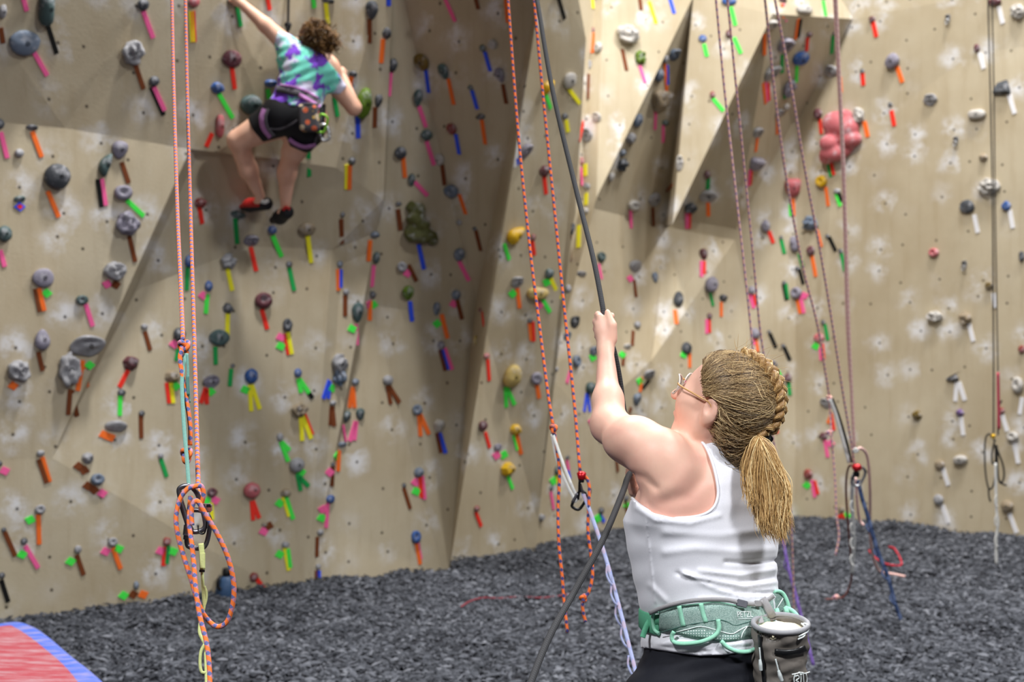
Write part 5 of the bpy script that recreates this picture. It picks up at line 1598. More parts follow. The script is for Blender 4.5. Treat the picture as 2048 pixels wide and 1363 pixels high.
# glasses (worn, yet a thing of their own)
gl = empty('eyeglasses', hp(.1, 0, 0))
M_RIM = plain('clear_rim', (206, 198, 190), 0.2, 0.5)
M_FR = plain('clear_amber_frame', (196, 150, 96), 0.25, 0.5)
tg = NT('lens_glass', 0.03, 0.5); tg.b.inputs['Transmission Weight'].default_value = 1.0; tg.b.inputs['IOR'].default_value = 1.05; tg.color(lin((244, 244, 248)))
for s in (1, -1):
    ring = [Vector(hp(.112 - .018 * abs(math.cos(a)) * (1 if math.cos(a) > 0 else .1), s * (.034 + .027 * math.cos(a)), -.004 + .022 * math.sin(a))) for a in np.linspace(0, 2 * math.pi, 16, endpoint=False)]
    tube('rim', ring, .0018, M_RIM, gl, 8, 3, closed=True)
    V = [v + Vector(HF) * dz for dz in (.0008, -.0008) for v in ring]
    k = len(ring)
    link('lens', mesh('lens', V, [tuple(range(k)), tuple(range(2 * k - 1, k - 1, -1))] + [(i, (i + 1) % k, k + (i + 1) % k, k + i) for i in range(k)], False), tg.m, gl)
    tube('temple_arm', [Vector(hp(.096, s * .063, .004)), Vector(hp(.082, s * .076, .003)), Vector(hp(.03, s * .0845, -.001)), Vector(hp(.004, s * .0855, -.004)), Vector(hp(-.012, s * .083, -.022))], .0021, M_FR, gl, 8, 5)
tube('bridge', [Vector(hp(.111, .008, .004)), Vector(hp(.119, 0, .008)), Vector(hp(.111, -.008, .004))], .002, M_FR, gl, 8, 4)
tag(gl, 'glasses with clear and amber frame worn by the belaying person', 'eyeglasses')

# belay rope ---------------------------------------------------------------------------
r0 = empty('climbing_rope', P(1060, 1363, 3.6))
tube('strand', pl([(1060, -60, 5.4), (1074, 0, 5.25), (1105, 180, 4.95), (1150, 370, 4.68), (1185, 510, 4.46), (1203, 600, 4.345), (1208, 632, 4.318), (1217, 668, 4.312), (1229, 705, 4.31), (1240, 760, 4.305), (1250, 830, 4.30), (1275, 920, 4.30), (1330, 1050, 4.30), (1350, 1180, 4.26)]), .0066, M_DG, r0, 10)
tube('strand', pl([(1330, 1195, 4.28), (1300, 1060, 4.31), (1272, 962, 4.29), (1262, 946, 4.262), (1254, 958, 4.23), (1245, 985, 4.18), (1205, 1080, 4.0), (1150, 1180, 3.85), (1100, 1270, 3.72), (1062, 1363, 3.6), (1030, 1460, 3.5)]), .0072, M_DG, r0, 10)
tag(r0, 'thick dark grey belay rope gripped in the raised hand', 'rope')
# ---------------------------------------------------------------- harness of the belayer
def hit(px, py, off, fn=None, y0=3.70, y1=4.2):
    Ys = np.linspace(y0, y1, 520)
    pts = np.stack([(px - CX) / FPX * Ys, Ys, CAMZ - (py - HY) / FPX * Ys], -1).astype(np.float32)
    d = (fn or torso_core)(pts) - off
    if d.min() >= 0: return Vector(pts[np.argmin(d)])
    return Vector(pts[np.argmax(d < 0)])
def patch(name, cols, off, thick, mat, parent, fn=None, nv=5, nu=None):
    """padded panel following a body: cols = list of (px_top, py_top, px_bottom, py_bottom)"""
    c = np.array(cols, float)
    n = nu or len(c) * 3
    tt = np.linspace(0, len(c) - 1, n)
    cc = np.stack([np.interp(tt, np.arange(len(c)), c[:, k]) for k in range(4)], -1)
    V = []; UV = []
    for lay in (off + thick, off):
        for i in range(n):
            for j in range(nv):
                w = j / (nv - 1)
                x, y = cc[i, 0] * (1 - w) + cc[i, 2] * w, cc[i, 1] * (1 - w) + cc[i, 3] * w
                e = min(w, 1 - w, i / (n - 1), 1 - i / (n - 1))
                V.append(hit(x, y, lay - (thick * .5 if (e == 0 and lay > off) else 0), fn)); UV.append((x * K9, y * K9))
    F = []
    o = n * nv
    for i in range(n - 1):
        for j in range(nv - 1):
            a = i * nv + j
            F.append((a, a + nv, a + nv + 1, a + 1)); F.append((o + a, o + a + 1, o + a + nv + 1, o + a + nv))
    for i in range(n - 1):
        a, b = i * nv, (i + 1) * nv
        F.append((a, o + a, o + b, b)); a, b = a + nv - 1, b + nv - 1
        F.append((a, b, o + b, o + a))
    for j in range(nv - 1):
        a = j; F.append((a, a + 1, o + a + 1, o + a)); a = (n - 1) * nv + j; F.append((a, o + a, o + a + 1, a + 1))
    me = mesh(name, V, F)
    uv = me.uv_layers.new(name='face')
    for lp in me.loops: uv.data[lp.index].uv = UV[lp.vertex_index]
    return link(name, me, mat, parent)
def band(name, path, w, off, mat, parent, thick=.0016, fn=None, n=5):
    """flat webbing lying on a body along a pixel path"""
    pp = catmull([(x, y, 0) for x, y in path], n)
    tn = np.gradient(pp, axis=0); tn /= np.linalg.norm(tn, axis=1, keepdims=True)
    nn = np.stack([-tn[:, 1], tn[:, 0]], -1)
    cols = [(p[0] + q[0] * w / 2, p[1] + q[1] * w / 2, p[0] - q[0] * w / 2, p[1] - q[1] * w / 2) for p, q in zip(pp, nn)]
    return patch(name, cols, off, thick, mat, parent, fn, 3, len(cols))
def lineon(name, path, r, off, mat, parent, fn=None, n=5):
    pp = catmull([(x, y, 0) for x, y in path], n)
    return tube(name, [hit(p[0], p[1], off, fn) for p in pp], r, mat, parent, 8, raw=True)
waist = lambda p: torso_core(p)
M_MINT = plain('mint_webbing', (158, 220, 192), 0.65, 0.25, var=.06, scale=300)
M_GRN = plain('green_webbing', (92, 166, 132), 0.65, 0.25, var=.06, scale=300)
tb_ = NT('heather_green_fabric', 0.85, 0.15)
nz_ = tb_.noise(tb_.coord(), 420, 4, 0.8)
tb_.color(tb_.mix(tb_.step(nz_, 0.35, 0.65), lin((112, 140, 133)), lin((168, 190, 182))))
tb_.bump(nz_, 0.3, 0.001)
M_HEATH = tb_.m
M_WHITE = plain('white_print', (232, 240, 238), 0.6, 0.2, var=.02)
M_GREYW = plain('grey_webbing', (156, 154, 156), 0.7, 0.2, var=.06, scale=300)
ha = empty('climbing_harness', (0.44, 4.03, 0.95))
belt = patch('waist_belt', [(1318, 1222, 1318, 1258), (1330, 1218, 1330, 1262), (1352, 1213, 1354, 1264), (1380, 1209, 1384, 1273), (1410, 1206, 1412, 1278), (1440, 1205, 1440, 1283), (1465, 1208, 1468, 1282), (1490, 1213, 1496, 1277), (1512, 1212, 1518, 1272), (1532, 1204, 1540, 1262), (1546, 1196, 1552, 1250)], .009, .010, M_HEATH, ha, waist, 6, 44)
lineon('edge_piping', [(1318, 1221), (1352, 1212), (1410, 1205), (1440, 1204), (1490, 1212), (1530, 1203)], .0016, .018, M_MINT, belt)
band('belt_loop', [(1358, 1211), (1362, 1230), (1367, 1252)], 9, .0185, M_MINT, ha, .003)
band('belt_loop', [(1402, 1206), (1406, 1225), (1412, 1244)], 9, .0185, M_MINT, ha, .003)
lineon('seam', [(1320, 1264), (1345, 1257), (1370, 1250), (1405, 1244), (1438, 1239), (1455, 1243), (1470, 1250), (1490, 1245), (1506, 1240)], .0011, .019, plain('seam_thread', (70, 104, 96), 0.8), ha)
lineon('white_trim', [(1353, 1263), (1378, 1257), (1402, 1252), (1432, 1259), (1462, 1267), (1478, 1260), (1494, 1252), (1506, 1253)], .0011, .0195, M_WHITE, ha, n=3)
lineon('white_trim', [(1494, 1253), (1486, 1264), (1482, 1276)], .001, .0195, M_WHITE, ha, n=3)
td = NT('dotted_print', 0.8, 0.15)
uv = td.n('ShaderNodeUVMap', uv_map='face').outputs[0]
vo = td.n('ShaderNodeTexVoronoi', voronoi_dimensions='2D'); td.l(uv, vo.inputs['Vector']); vo.inputs['Scale'].default_value = 170; vo.inputs['Randomness'].default_value = 0.15
td.color(td.mix(td.step(vo.outputs['Distance'], .26, .18), lin((128, 156, 148)), lin((232, 242, 238))))
patch('dotted_patch', [(1360, 1264, 1364, 1267), (1380, 1259, 1384, 1272), (1402, 1255, 1404, 1276), (1432, 1262, 1430, 1281), (1460, 1270, 1456, 1281), (1480, 1262, 1478, 1278)], .0175, .002, td.m, ha, waist, 4, 20)
lineon('gear_loop', [(1436, 1238), (1438, 1256), (1430, 1270), (1408, 1281), (1380, 1286), (1356, 1286), (1345, 1280), (1344, 1270), (1348, 1262)], .0048, .024, M_MINT, ha)
lineon('gear_loop', [(1442, 1281), (1456, 1294), (1476, 1302), (1496, 1302), (1512, 1296)], .0048, .026, M_MINT, ha)
tube('gear_loop', pl([(1570, 1214, 3.98), (1584, 1220, 3.97), (1594, 1230, 3.96), (1601, 1243, 3.95), (1600, 1262, 3.96)]), .0048, M_MINT, ha, 8)
tube('buckle_webbing', [hit(1318, 1222, .014), hit(1308, 1224, .014), hit(1306, 1240, .014), hit(1309, 1258, .014), hit(1318, 1266, .014)], .0042, M_MINT, ha, 8)
band('adjuster_strap', [(1309, 1241), (1316, 1240), (1323, 1239)], 24, .010, M_GRN, ha, .004)
tube('strap_end', pl([(1305, 1234, 3.98), (1298, 1242, 3.965), (1291, 1256, 3.955), (1285, 1274, 3.95)]), .003, M_GRN, ha, 8, flat=(.0016, .0062), up=(0, 1, 0))
def wing(name, poly, Y0, Y1, th, mat, parent):
    n = len(poly)
    mx = sum(p[0] for p in poly) / n
    f = lambda p: P(p[0], p[1], Y0 + (Y1 - Y0) * (p[0] - poly[0][0]) / 40.0)
    V = [f(p) for p in poly] + [f(p) + Vector((0, th, 0)) for p in poly]
    bm = bmesh.new(); vs = [bm.verts.new(v) for v in V]
    bm.faces.new(vs[:n]); bm.faces.new(vs[n:][::-1])
    for i in range(n): bm.faces.new((vs[i], vs[n + i], vs[n + (i + 1) % n], vs[(i + 1) % n]))
    bmesh.ops.recalc_face_normals(bm, faces=bm.faces)
    bmesh.ops.bevel(bm, geom=list(bm.edges), offset=.003, segments=2, affect='EDGES')
    me = bpy.data.meshes.new(name); bm.to_mesh(me); bm.free()
    return link(name, me, mat, parent)
wing('hip_pad', [(1536, 1196), (1547, 1186), (1558, 1184), (1567, 1192), (1574, 1208), (1580, 1228), (1578, 1244), (1556, 1246), (1540, 1230)], 3.965, 4.0, .03, M_HEATH, ha)
tube('edge_piping', pl([(1546, 1184, 3.985), (1556, 1181, 3.985), (1567, 1187, 3.99), (1575, 1202, 3.99), (1581, 1224, 3.99)]), .004, M_MINT, ha, 8)
tube('white_trim', pl([(1566, 1196, 3.968), (1560, 1206, 3.962), (1552, 1218, 3.96)]), .0011, M_WHITE, ha, 6)
for k, (x, y) in enumerate(((1553, 1222), (1571, 1219))):
    tube('belt_loop', pl([(x, y - 6, 3.955), (x + 3, y + 4, 3.95), (x + 6, y + 16, 3.955)]), .003, M_MINT, ha, 8, flat=(.0016, .005), up=(0, 1, 0))
# front half of the waist belt
zb = CAMZ - (1240 - HY) * K9
ring = []
for a in np.linspace(math.radians(-8), math.radians(188), 26):
    r_ = 1 / ((abs(math.cos(a)) / float(np.interp(zb, RZ, RA))) ** 2.3 + (abs(math.sin(a)) / float(np.interp(zb, RZ, RB))) ** 2.3) ** (1 / 2.3) + .012
    q = np.array([float(np.interp(zb, RZ, RCX)), TCY, zb]) + TL * math.cos(a) * r_ + TF * math.sin(a) * r_
    ring.append(q)
tube('front_webbing', ring, .004, M_GRN, ha, 8, flat=(.022, .003), up=(0, 0, 1), raw=True)
cu = bpy.data.curves.new('maker_lettering', 'FONT'); cu.body = 'PETZL'; cu.size = .0185; cu.extrude = .0004
tmp = bpy.data.objects.new('tmp', cu); COL.objects.link(tmp)
bpy.context.view_layer.update()
me = bpy.data.meshes.new_from_object(tmp.evaluated_get(bpy.context.evaluated_depsgraph_get()))
bpy.data.objects.remove(tmp)
A_, B_, C_ = hit(1474, 1234, .0196), hit(1506, 1233, .0196), hit(1474, 1220, .0196)
ex = (B_ - A_).normalized(); ez = (C_ - A_); ez = (ez - ex * ez.dot(ex)).normalized(); ny = ex.cross(ez)
for v in me.vertices: v.co = A_ + ex * v.co.x * .8 + ez * v.co.y + ny * (v.co.z + .0008)
link('maker_lettering', me, M_WHITE, ha)
lineon('lettering_underline', [(1476, 1237), (1503, 1236)], .0007, .0198, M_WHITE, ha)
tag(ha, 'mint and heather green climbing harness around the belaying person', 'harness')

# chalk bag -----------------------------------------------------------------------------
BA = np.array([-.01, -.17, .985]); BA /= np.linalg.norm(BA)
BT = np.array(P(1561, 1247, 3.875)); 
BX = np.array([1.0, 0, 0]); BX -= BA * BX.dot(BA); BX /= np.linalg.norm(BX); BZ = np.cross(BA, BX)
def bag_sdf(p):
    q = p - BT.astype(np.float32)
    h = q @ BA.astype(np.float32)
    u = q @ BX.astype(np.float32); v = q @ BZ.astype(np.float32)
    r = np.hypot(u, v)
    a = np.arctan2(v, u)
    R = .0585 + .0025 * np.sin(h * 90 + a * 3) + .0018 * np.sin(h * 210 + 2 * np.sin(a * 2)) + .0015 * np.sin(a * 7 + h * 60)
    R = R - .006 * np.clip((-h - .13) / .05, 0, 1) ** 2
    d = np.maximum(r - R, np.maximum(h - .0, -.185 - h))
    return np.maximum(d, -np.maximum(r - .052, -.020 - h)).astype(np.float32)
def bag_solid(p):
    q = p - BT.astype(np.float32); h = q @ BA.astype(np.float32)
    r = np.hypot(q @ BX.astype(np.float32), q @ BZ.astype(np.float32))
    return r - .0585
cb = empty('chalk_bag', BT - BA * .185)
M_BAG = plain('taupe_nylon', (112, 106, 100), 0.45, 0.35, var=.08, scale=60)
M_RIMB = plain('grey_rim_tape', (150, 150, 154), 0.6, 0.3)
link('body', polymesh(bag_sdf, tuple(BT - .09 - np.array([0, 0, .14])), tuple(BT + .09), .0042, 'body', 1), M_BAG, cb)
cir = lambda r, h, n=32: [BT + BA * h + (BX * math.cos(a) + BZ * math.sin(a)) * r for a in np.linspace(0, 2 * math.pi, n, endpoint=False)]
tube('rim', cir(.0585, .001), .0058, M_RIMB, cb, 10, 2, closed=True)
V, F = dome_grid(28, 8, lambda a, t: tuple(BT + BA * (-.016 + .010 * math.sin(t) + .0045 * noise.noise(Vector((math.cos(a) * math.cos(t) * 3.2, math.sin(a) * math.cos(t) * 3.2, 1)))) + (BX * math.cos(a) + BZ * math.sin(a)) * .0545 * math.cos(t)))
link('fleece_lining', mesh('fleece_lining', V, F), plain('cream_fleece', (244, 236, 206), 0.95, 0.1, var=.04, scale=200, bump=.3), cb)
bh = lambda x, y, o: hit(x, y, o, bag_solid, 3.70, 3.95)
tube('hanging_strap', [P(1503, 1203, 3.925), P(1508, 1215, 3.92), P(1516, 1232, 3.915), P(1521, 1246, 3.905)], .004, M_GREYW, cb, 8, flat=(.0015, .0085), up=(0, 1, 0))
tube('hanging_strap', [P(1524, 1196, 3.925), P(1532, 1208, 3.92), P(1541, 1224, 3.92), P(1549, 1236, 3.935)], .004, M_GREYW, cb, 8, flat=(.0015, .0085), up=(0, 1, 0))
tube('drawcord', [bh(1598, 1272, .006), bh(1606, 1268, .012), P(1615, 1262, 3.85), P(1617, 1252, 3.85), P(1611, 1246, 3.855), P(1604, 1247, 3.86)], .0019, M_WHITE, cb, 8)
tube('drawcord', [bh(1596, 1278, .006), bh(1607, 1272, .012), P(1611, 1263, 3.848), P(1609, 1252, 3.85), P(1603, 1246, 3.86)], .0019, M_WHITE, cb, 8)
zc = plain('black_zip', (28, 28, 30), 0.35, 0.4)
def bandbag(name, path, w, off, mat, thick=.002):
    pp = catmull([(x, y, 0) for x, y in path], 5)
    tn = np.gradient(pp, axis=0); tn /= np.linalg.norm(tn, axis=1, keepdims=True)
    cols = [(p[0] - q[1] * w / 2, p[1] + q[0] * w / 2, p[0] + q[1] * w / 2, p[1] - q[0] * w / 2) for p, q in zip(pp, tn)]
    return patch(name, cols, off, thick, mat, cb, lambda p: bag_solid(p), 3, len(cols))
zp = bandbag('zip_pocket', [(1549, 1302), (1570, 1304), (1592, 1302), (1612, 1295)], 12, .004, zc, .003)
bandbag('zip', [(1519, 1268), (1521, 1300), (1526, 1340), (1529, 1368)], 8, .003, zc)
M_PULL = plain('pale_grey_pull', (206, 214, 214), 0.5, 0.3)
tube('zip_pull', [bh(1519, 1294, .009), bh(1520, 1306, .010), bh(1521, 1318, .010)], .0018, M_PULL, cb, 8)
tube('zip_pull', [bh(1520, 1318, .012), bh(1521, 1328, .013), bh(1522, 1340, .012)], [.003, .0042, .0038], M_PULL, cb, 8)
tube('zip_pull', [bh(1551, 1317, .009), bh(1554, 1328, .010), bh(1557, 1340, .010)], .0018, M_PULL, cb, 8)
tube('zip_pull', [bh(1557, 1340, .012), bh(1560, 1350, .013), bh(1564, 1361, .012)], [.003, .0046, .004], M_PULL, cb, 8)
for st_ in ([(1584, 1348), (1594, 1346), (1601, 1344), (1610, 1346), (1619, 1343)], [(1590, 1348), (1588, 1356), (1589, 1366)], [(1590, 1352), (1596, 1350), (1598, 1355), (1592, 1360), (1597, 1363), (1592, 1368)],
            [(1601, 1345), (1602, 1356), (1601, 1368)], [(1606, 1346), (1607, 1358), (1608, 1368)], [(1612, 1347), (1614, 1358), (1612, 1370)], [(1598, 1343), (1601, 1349), (1606, 1344)]):
    tube('logo_stroke', [bh(x, y, .007) for x, y in st_], .0014, M_WHITE, cb, 6, 4)
tag(cb, 'taupe chalk bag with cream fleece lining hanging at the belayer\'s right hip', 'chalk bag')
wb = empty('chalk_bag_belt', P(1400, 1200, 3.9))
band('strap', [(1298, 1226), (1318, 1217), (1345, 1208), (1380, 1201), (1420, 1198), (1455, 1199), (1480, 1204), (1510, 1207), (1532, 1201), (1548, 1190)], 9, .0195, M_GREYW, wb, .003)
bb = P(1484, 1206, 3.93); bq = hit(1484, 1206, .024)
boxm('buckle', bq, .024, .008, .015, plain('grey_plastic_buckle', (112, 112, 120), 0.4), wb, .2, Matrix.Rotation(math.radians(14), 3, 'Y'))
boxm('buckle', hit(1516, 1206, .022), .016, .008, .013, M_GREYW, wb, .2)
tag(wb, 'thin grey waist strap with buckle holding the chalk bag', 'belt')
# ---------------------------------------------------------------- the climber
CY = 10.60; KC = CY / FPX
def cl_torso(p):
    d = cone(p, Wp(592, 222, 10.56), Wp(612, 142, 10.58), .120, .142)
    d = smin(d, cone(p, Wp(588, 106, 10.58), Wp(650, 140, 10.59), .080, .092), .08)
    return smin(d, cone(p, Wp(566, 236, 10.55), Wp(618, 244, 10.55), .112, .118), .08)
def cl_arm_l(p, end=True):
    d = cone(p, Wp(582, 98, 10.58), Wp(530, 50, 10.55), .062, .044)
    if end:
        d = smin(d, cone(p, Wp(530, 50, 10.55), Wp(484, 8, 10.55), .044, .028), .02)
        d = smin(d, ell(p, Wp(474, -2, 10.56), (.035, .03, .045)), .02)
        for k in range(4):
            d = smin(d, cone(p, Wp(470 - 3 * k, -6 + 3 * k, 10.56), Wp(460 - 2 * k, -12 + 4 * k, 10.61), .011, .010), .006)
    return d
def cl_arm_r(p, end=True):
    d = cone(p, Wp(655, 148, 10.59), Wp(708, 216, 10.66), .066, .045)
    if end:
        d = smin(d, cone(p, Wp(708, 216, 10.66), Wp(688, 160, 10.78), .043, .030), .02)
        d = smin(d, ell(p, Wp(684, 148, 10.82), (.030, .035, .045)), .02)
        for k in range(4):
            d = smin(d, cone(p, Wp(680 + 3 * k, 140 + 2 * k, 10.82), Wp(684 + 3 * k, 134 + 3 * k, 10.88), .010, .009), .006)
    return d
def cl_leg_l(p):
    d = cone(p, Wp(562, 236, 10.55), Wp(478, 280, 10.60), .112, .068)
    d = smin(d, cone(p, Wp(476, 282, 10.61), Wp(497, 340, 10.70), .060, .055), .03)
    return smin(d, cone(p, Wp(497, 340, 10.70), Wp(521, 394, 10.82), .054, .030), .03)
def cl_leg_r(p):
    d = cone(p, Wp(612, 246, 10.55), Wp(590, 300, 10.62), .118, .074)
    d = smin(d, cone(p, Wp(584, 304, 10.64), Wp(574, 346, 10.70), .060, .056), .03)
    return smin(d, cone(p, Wp(574, 346, 10.70), Wp(571, 414, 10.80), .055, .030), .03)
def cl_body(p):
    d = cl_torso(p)
    for f in (cl_arm_l, cl_arm_r): d = smin(d, f(p), .04)
    for f in (cl_leg_l, cl_leg_r): d = smin(d, f(p), .03)
    d = smin(d, cone(p, Wp(614, 110, 10.58), Wp(626, 90, 10.56), .055, .052), .04)
    d = smin(d, ell(p, Wp(628, 82, 10.58), (.076, .095, .10)), .02)
    d = smin(d, cone(p, Wp(628, 84, 10.66), Wp(627, 92, 10.685), .012, .014), .012)       # nose, towards the wall
    d = smin(d, ell(p, Wp(606, 92, 10.57), (.012, .02, .03)), .006)
    d = smin(d, ell(p, Wp(521, 404, 10.86), (.045, .06, .03)), .02)
    d = smin(d, ell(p, Wp(566, 426, 10.84), (.04, .06, .03)), .02)
    return d.astype(np.float32)
clm = empty('person', P(570, 430, 10.80))
tag(clm, 'climber in purple and turquoise tie-dye shirt and black shorts on the wall', 'person')
tk = NT('climber_skin', 0.5, 0.3)
tk.color(tk.mix(tk.step(tk.noise(tk.coord(), 8, 3), .3, .75), lin((242, 194, 168)), lin((232, 176, 148))))
LO, HI = P(430, 470, 11.10), P(760, -60, 11.10)
blo = (LO.x, 10.30, LO.z); bhi = (HI.x, 11.05, HI.z)
link('body', polymesh(cl_body, blo, bhi, .0095, 'body', 2), tk.m, clm)
TEE = [(556, 62), (580, 68), (602, 84), (624, 98), (648, 112), (676, 146), (694, 172), (680, 189), (662, 186), (652, 190), (642, 216), (600, 214), (556, 207), (538, 201), (551, 180), (546, 140), (554, 112), (548, 88)]
def tee(p):
    x, y = proj(p)
    d = smin(smin(cl_torso(p), cl_arm_l(p, False), .04), cl_arm_r(p, False), .04) - .014
    d = d - .006 * np.sin(x * .16 + y * .22) * np.sin(y * .09 - x * .05)
    return np.maximum(d, polysd(x, y, TEE) * KC).astype(np.float32)
tt_ = NT('tie_dye_jersey', 0.85, 0.15)
v = tt_.coord()
wp = tt_.n('ShaderNodeVectorMath', operation='ADD'); tt_.l(v, wp.inputs[0])
sc_ = tt_.n('ShaderNodeVectorMath', operation='SCALE'); tt_.l(tt_.noise(v, 10, 4, .6, 1), sc_.inputs[0]); sc_.inputs[3].default_value = .16
tt_.l(sc_.outputs[0], wp.inputs[1])
n1 = tt_.noise(wp.outputs[0], 9, 2, .5); n2 = tt_.noise(wp.outputs[0], 5.5, 2, .5)
c = tt_.mix(tt_.step(n2, .50, .58), lin((132, 236, 214)), lin((224, 224, 246)))
c = tt_.mix(tt_.step(n1, .51, .57), c, lin((136, 84, 214)))
tt_.color(c)
link('tie_dye_shirt', polymesh(tee, blo, bhi, .008, 'tie_dye_shirt', 2), tt_.m, clm)
SHO = [(532, 196), (652, 208), (650, 240), (646, 298), (612, 306), (580, 292), (572, 272), (526, 284), (504, 258), (494, 230)]
def shorts(p):
    x, y = proj(p)
    d = smin(smin(cl_torso(p), cl_leg_l(p), .05), cl_leg_r(p), .05) - .010
    return np.maximum(d, polysd(x, y, SHO) * KC).astype(np.float32)
link('shorts', polymesh(shorts, blo, bhi, .008, 'shorts', 2), plain('black_spandex', (24, 24, 28), 0.55, 0.3), clm)
M_RUB = plain('black_shoe_rubber', (34, 34, 38), 0.6, 0.3); M_RSH = plain('red_shoe_leather', (186, 44, 40), 0.5, 0.3)
def shoe_l(p):
    d = cone(p, Wp(533, 407, 10.83), Wp(500, 411, 10.90), .040, .040)
    d = smin(d, cone(p, Wp(500, 411, 10.90), Wp(486, 415, 10.94), .036, .022), .02)
    return d.astype(np.float32)
def shoe_r(p):
    d = cone(p, Wp(574, 424, 10.80), Wp(560, 434, 10.86), .042, .044)
    return smin(d, cone(p, Wp(560, 434, 10.86), Wp(546, 440, 10.93), .042, .024), .02).astype(np.float32)
for nm, f, c0, red in (('climbing_shoe', shoe_l, (510, 408), 1), ('climbing_shoe', shoe_r, (562, 430), 0)):
    a, b = P(c0[0] - 45, c0[1] + 40, 10.86), P(c0[0] + 45, c0[1] - 40, 10.86)
    so_ = link(nm, polymesh(f, (a.x, 10.70, a.z), (b.x, 11.05, b.z), .008, nm, 1), M_RUB, clm)
    if red:
        def up_(p): return np.maximum(shoe_l(p) - .004, np.maximum((Wp(512, 415, 10.86)[2] - p[:, 2]), p[:, 0] - Wp(522, 410, 10.86)[0])).astype(np.float32)
        link('upper', polymesh(up_, (a.x, 10.70, a.z), (b.x, 11.05, b.z), .008, 'upper', 1), M_RSH, so_)
        tube('pull_tab', pl([(522, 402, 10.785), (530, 404, 10.782), (537, 400, 10.79)]), .010, M_WHW, so_, 6, flat=(.003, .012), up=(0, 1, 0))
    else:
        tube('lace', pl([(566, 420, 10.755), (572, 414, 10.75), (580, 418, 10.755)]), .010, M_RSH, so_, 6)
# hair of the climber
def cl_hair(p):
    d = ell(p, Wp(628, 80, 10.56), (.092, .105, .108))
    d = smin(d, ell(p, Wp(632, 58, 10.53), (.065, .06, .05)), .03)
    d = smin(d, cone(p, Wp(645, 66, 10.51), Wp(662, 96, 10.49), .042, .022), .03)
    n_ = .010 * np.sin(p[:, 0] * 90 + np.sin(p[:, 2] * 70) * 2) * np.sin(p[:, 2] * 80 + p[:, 1] * 60)
    q = (p[:, 1] - 10.60) - (p[:, 2] - Wp(628, 80, 10.60)[2]) * .5
    return np.maximum(d + n_, q).astype(np.float32)
a, b = P(585, 125, 10.60), P(685, 30, 10.60)
ch = link('hair', polymesh(cl_hair, (a.x, 10.38, a.z), (b.x, 10.72, b.z), .007, 'hair', 1), plain('curly_hair_base', (92, 62, 28), 0.6, 0.3, var=.3, scale=60), clm)
n, m = 420, 14
t = np.linspace(0, 1, m)
cs = np.array([Wp(628, 82, 10.54), Wp(634, 58, 10.51), Wp(652, 78, 10.49)])[rs.randint(0, 3, n)]
dr = rs.randn(n, 3); dr[:, 1] = -np.abs(dr[:, 1]); dr /= np.linalg.norm(dr, axis=1, keepdims=True)
s0 = cs + dr * np.array([.075, .075, .07]) * (.65 + .32 * rs.rand(n, 1))
dd = rs.randn(n, 3) * .022 + np.array([.010, -.004, -.026])
Pth = s0[:, None] + dd[:, None] * t[None, :, None] + .012 * np.sin(t[None, :, None] * (9 + 6 * rs.rand(n, 1, 1)) + 6.28 * rs.rand(n, 1, 3))
strands('curls', Pth, .0032, .0022, hair_mat('curly_brown_hair', (60, 40, 18), (110, 76, 36), (156, 116, 60)), ch)
# climber's harness, chalk bag and gear
cfn = lambda p: np.minimum(tee(p), shorts(p))
chit = lambda x, y, o: hit(x, y, o, cfn, 10.25, 10.90)
def cband(name, path, w, off, mat, parent, thick=.006):
    pp = catmull([(x, y, 0) for x, y in path], 5)
    tn = np.gradient(pp, axis=0); tn /= np.linalg.norm(tn, axis=1, keepdims=True)
    V = []; n = len(pp)
    for lay in (off + thick, off):
        for p_, q in zip(pp, tn):
            for s in (1, 0, -1):
                V.append(chit(p_[0] - q[1] * w / 2 * s, p_[1] + q[0] * w / 2 * s, lay))
    F = []; o = n * 3
    for i in range(n - 1):
        for j in range(2):
            a_ = i * 3 + j
            F.append((a_, a_ + 3, a_ + 4, a_ + 1)); F.append((o + a_, o + a_ + 1, o + a_ + 4, o + a_ + 3))
        F.append((i * 3, o + i * 3, o + i * 3 + 3, i * 3 + 3)); F.append((i * 3 + 2, i * 3 + 5, o + i * 3 + 5, o + i * 3 + 2))
    return link(name, mesh(name, V, F), mat, parent)
M_CG = plain('grey_harness_foam', (92, 88, 94), 0.8, 0.2); M_CP = plain('mauve_webbing', (186, 130, 188), 0.75, 0.2)
hc2 = empty('climbing_harness', P(590, 225, 10.50))
cband('waist_belt', [(552, 177), (572, 180), (596, 186), (618, 195), (640, 207)], 14, .004, M_CG, hc2, .012)
cband('belt_trim', [(560, 169), (585, 173), (610, 181), (636, 195)], 4, .006, M_CP, hc2, .012)
cband('belt_trim', [(598, 189), (618, 200), (640, 214)], 8, .012, M_CP, hc2, .008)
cband('leg_loop', [(530, 218), (524, 236), (528, 256), (542, 274)], 12, .004, M_CP, hc2, .008)
cband('leg_loop', [(536, 217), (531, 236), (535, 256), (548, 272)], 6, .010, M_CG, hc2, .006)
cband('leg_loop', [(578, 278), (592, 288), (610, 294), (632, 290)], 8, .004, M_CP, hc2, .008)
cband('riser_strap', [(540, 258), (560, 258), (580, 250), (596, 240)], 4, .005, M_CG, hc2, .005)
cband('riser_strap', [(641, 225), (640, 255), (630, 285)], 5, .005, M_CG, hc2, .005)
tag(hc2, 'grey and mauve climbing harness worn by the climber', 'harness')
c2 = chit(620, 238, 0)
cb2 = empty('chalk_bag', c2)
tp_ = NT('floral_print', 0.8, 0.2)
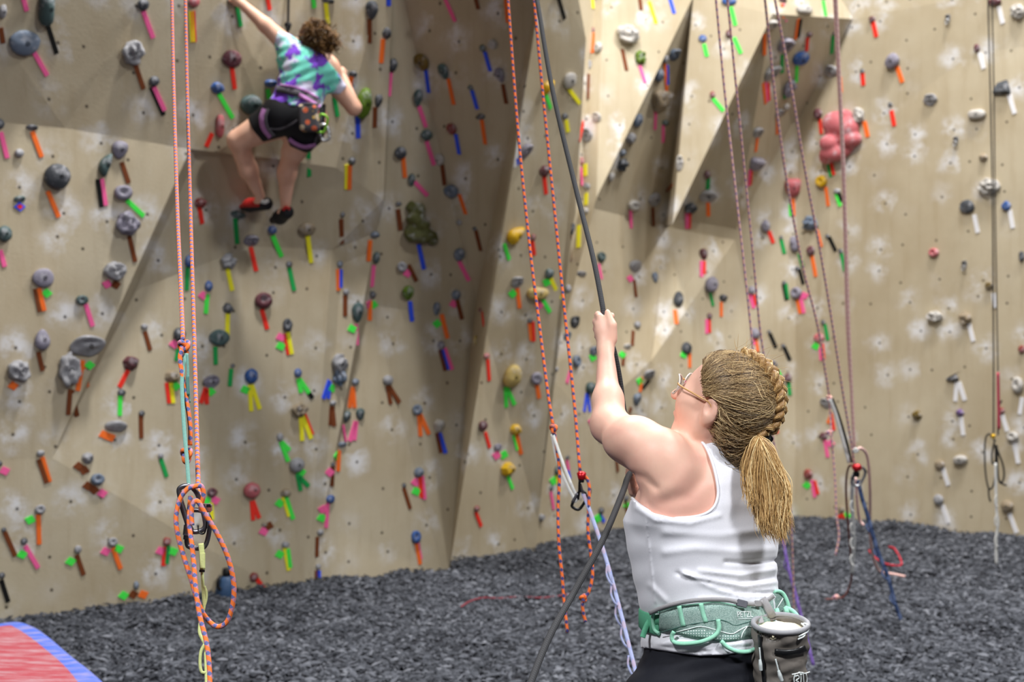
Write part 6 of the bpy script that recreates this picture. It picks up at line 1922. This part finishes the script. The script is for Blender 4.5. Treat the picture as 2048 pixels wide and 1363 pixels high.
vo = tp_.n('ShaderNodeTexVoronoi'); tp_.l(tp_.coord(), vo.inputs['Vector']); vo.inputs['Scale'].default_value = 24
cr = tp_.n('ShaderNodeValToRGB'); tp_.l(vo.outputs['Color'], cr.inputs[0])
cr.color_ramp.interpolation = 'CONSTANT'
cr.color_ramp.elements[0].color = lin((226, 186, 96)); cr.color_ramp.elements[1].color = lin((196, 178, 150)); cr.color_ramp.elements[1].position = .62
e = cr.color_ramp.elements.new(.45); e.color = lin((224, 112, 76))
tp_.color(tp_.mix(tp_.step(vo.outputs['Distance'], .36, .46), cr.outputs[0], lin((78, 76, 80))))
cc = Vector(c2) + Vector((0, -.05, 0))
def cbag(p):
    q = p - np.array(cc, np.float32); q[:, 0] += q[:, 2] * .08
    w = np.array([.058 , .045, .078], np.float32)
    e_ = np.maximum(np.abs(q) - (w - .02), 0)
    return (np.linalg.norm(e_, axis=1) - .02).astype(np.float32)
link('pouch', polymesh(cbag, tuple(cc - Vector((.1, .08, .12))), tuple(cc + Vector((.1, .08, .12))), .008, 'pouch', 1), tp_.m, cb2)
tube('rim', [cc + Vector((.052 * math.cos(a), .04 * math.sin(a), .078)) for a in np.linspace(0, 6.283, 16, endpoint=False)], .006, M_CG, cb2, 8, 2, closed=True)
tag(cb2, 'small floral chalk bag hanging behind the climber\'s hips', 'chalk bag')
carabiner('carabiner', chit(645, 248, .03) + Vector((0, -.02, 0)), .10, .055, .008, .2, plain('green_alloy', (120, 180, 50), .3, .5, .4), 'green carabiner hanging from the climber\'s harness', False)
carabiner('carabiner', chit(646, 262, .03) + Vector((.01, -.03, -.01)), .09, .055, .009, -.3, M_STEEL, 'silver carabiner hanging from the climber\'s harness', False)
crp = empty('climbing_rope', P(575, 80, 10.82))
tube('strand', pl([(578, -60, 10.82), (577, 0, 10.82), (576, 45, 10.82), (574, 90, 10.82), (580, 180, 10.82)]), .008, M_BK, crp, 8)
knot('knot', P(576, 52, 10.80), .016, .009, M_BK, crp)
tag(crp, 'thin black rope tied in above the climber', 'rope')
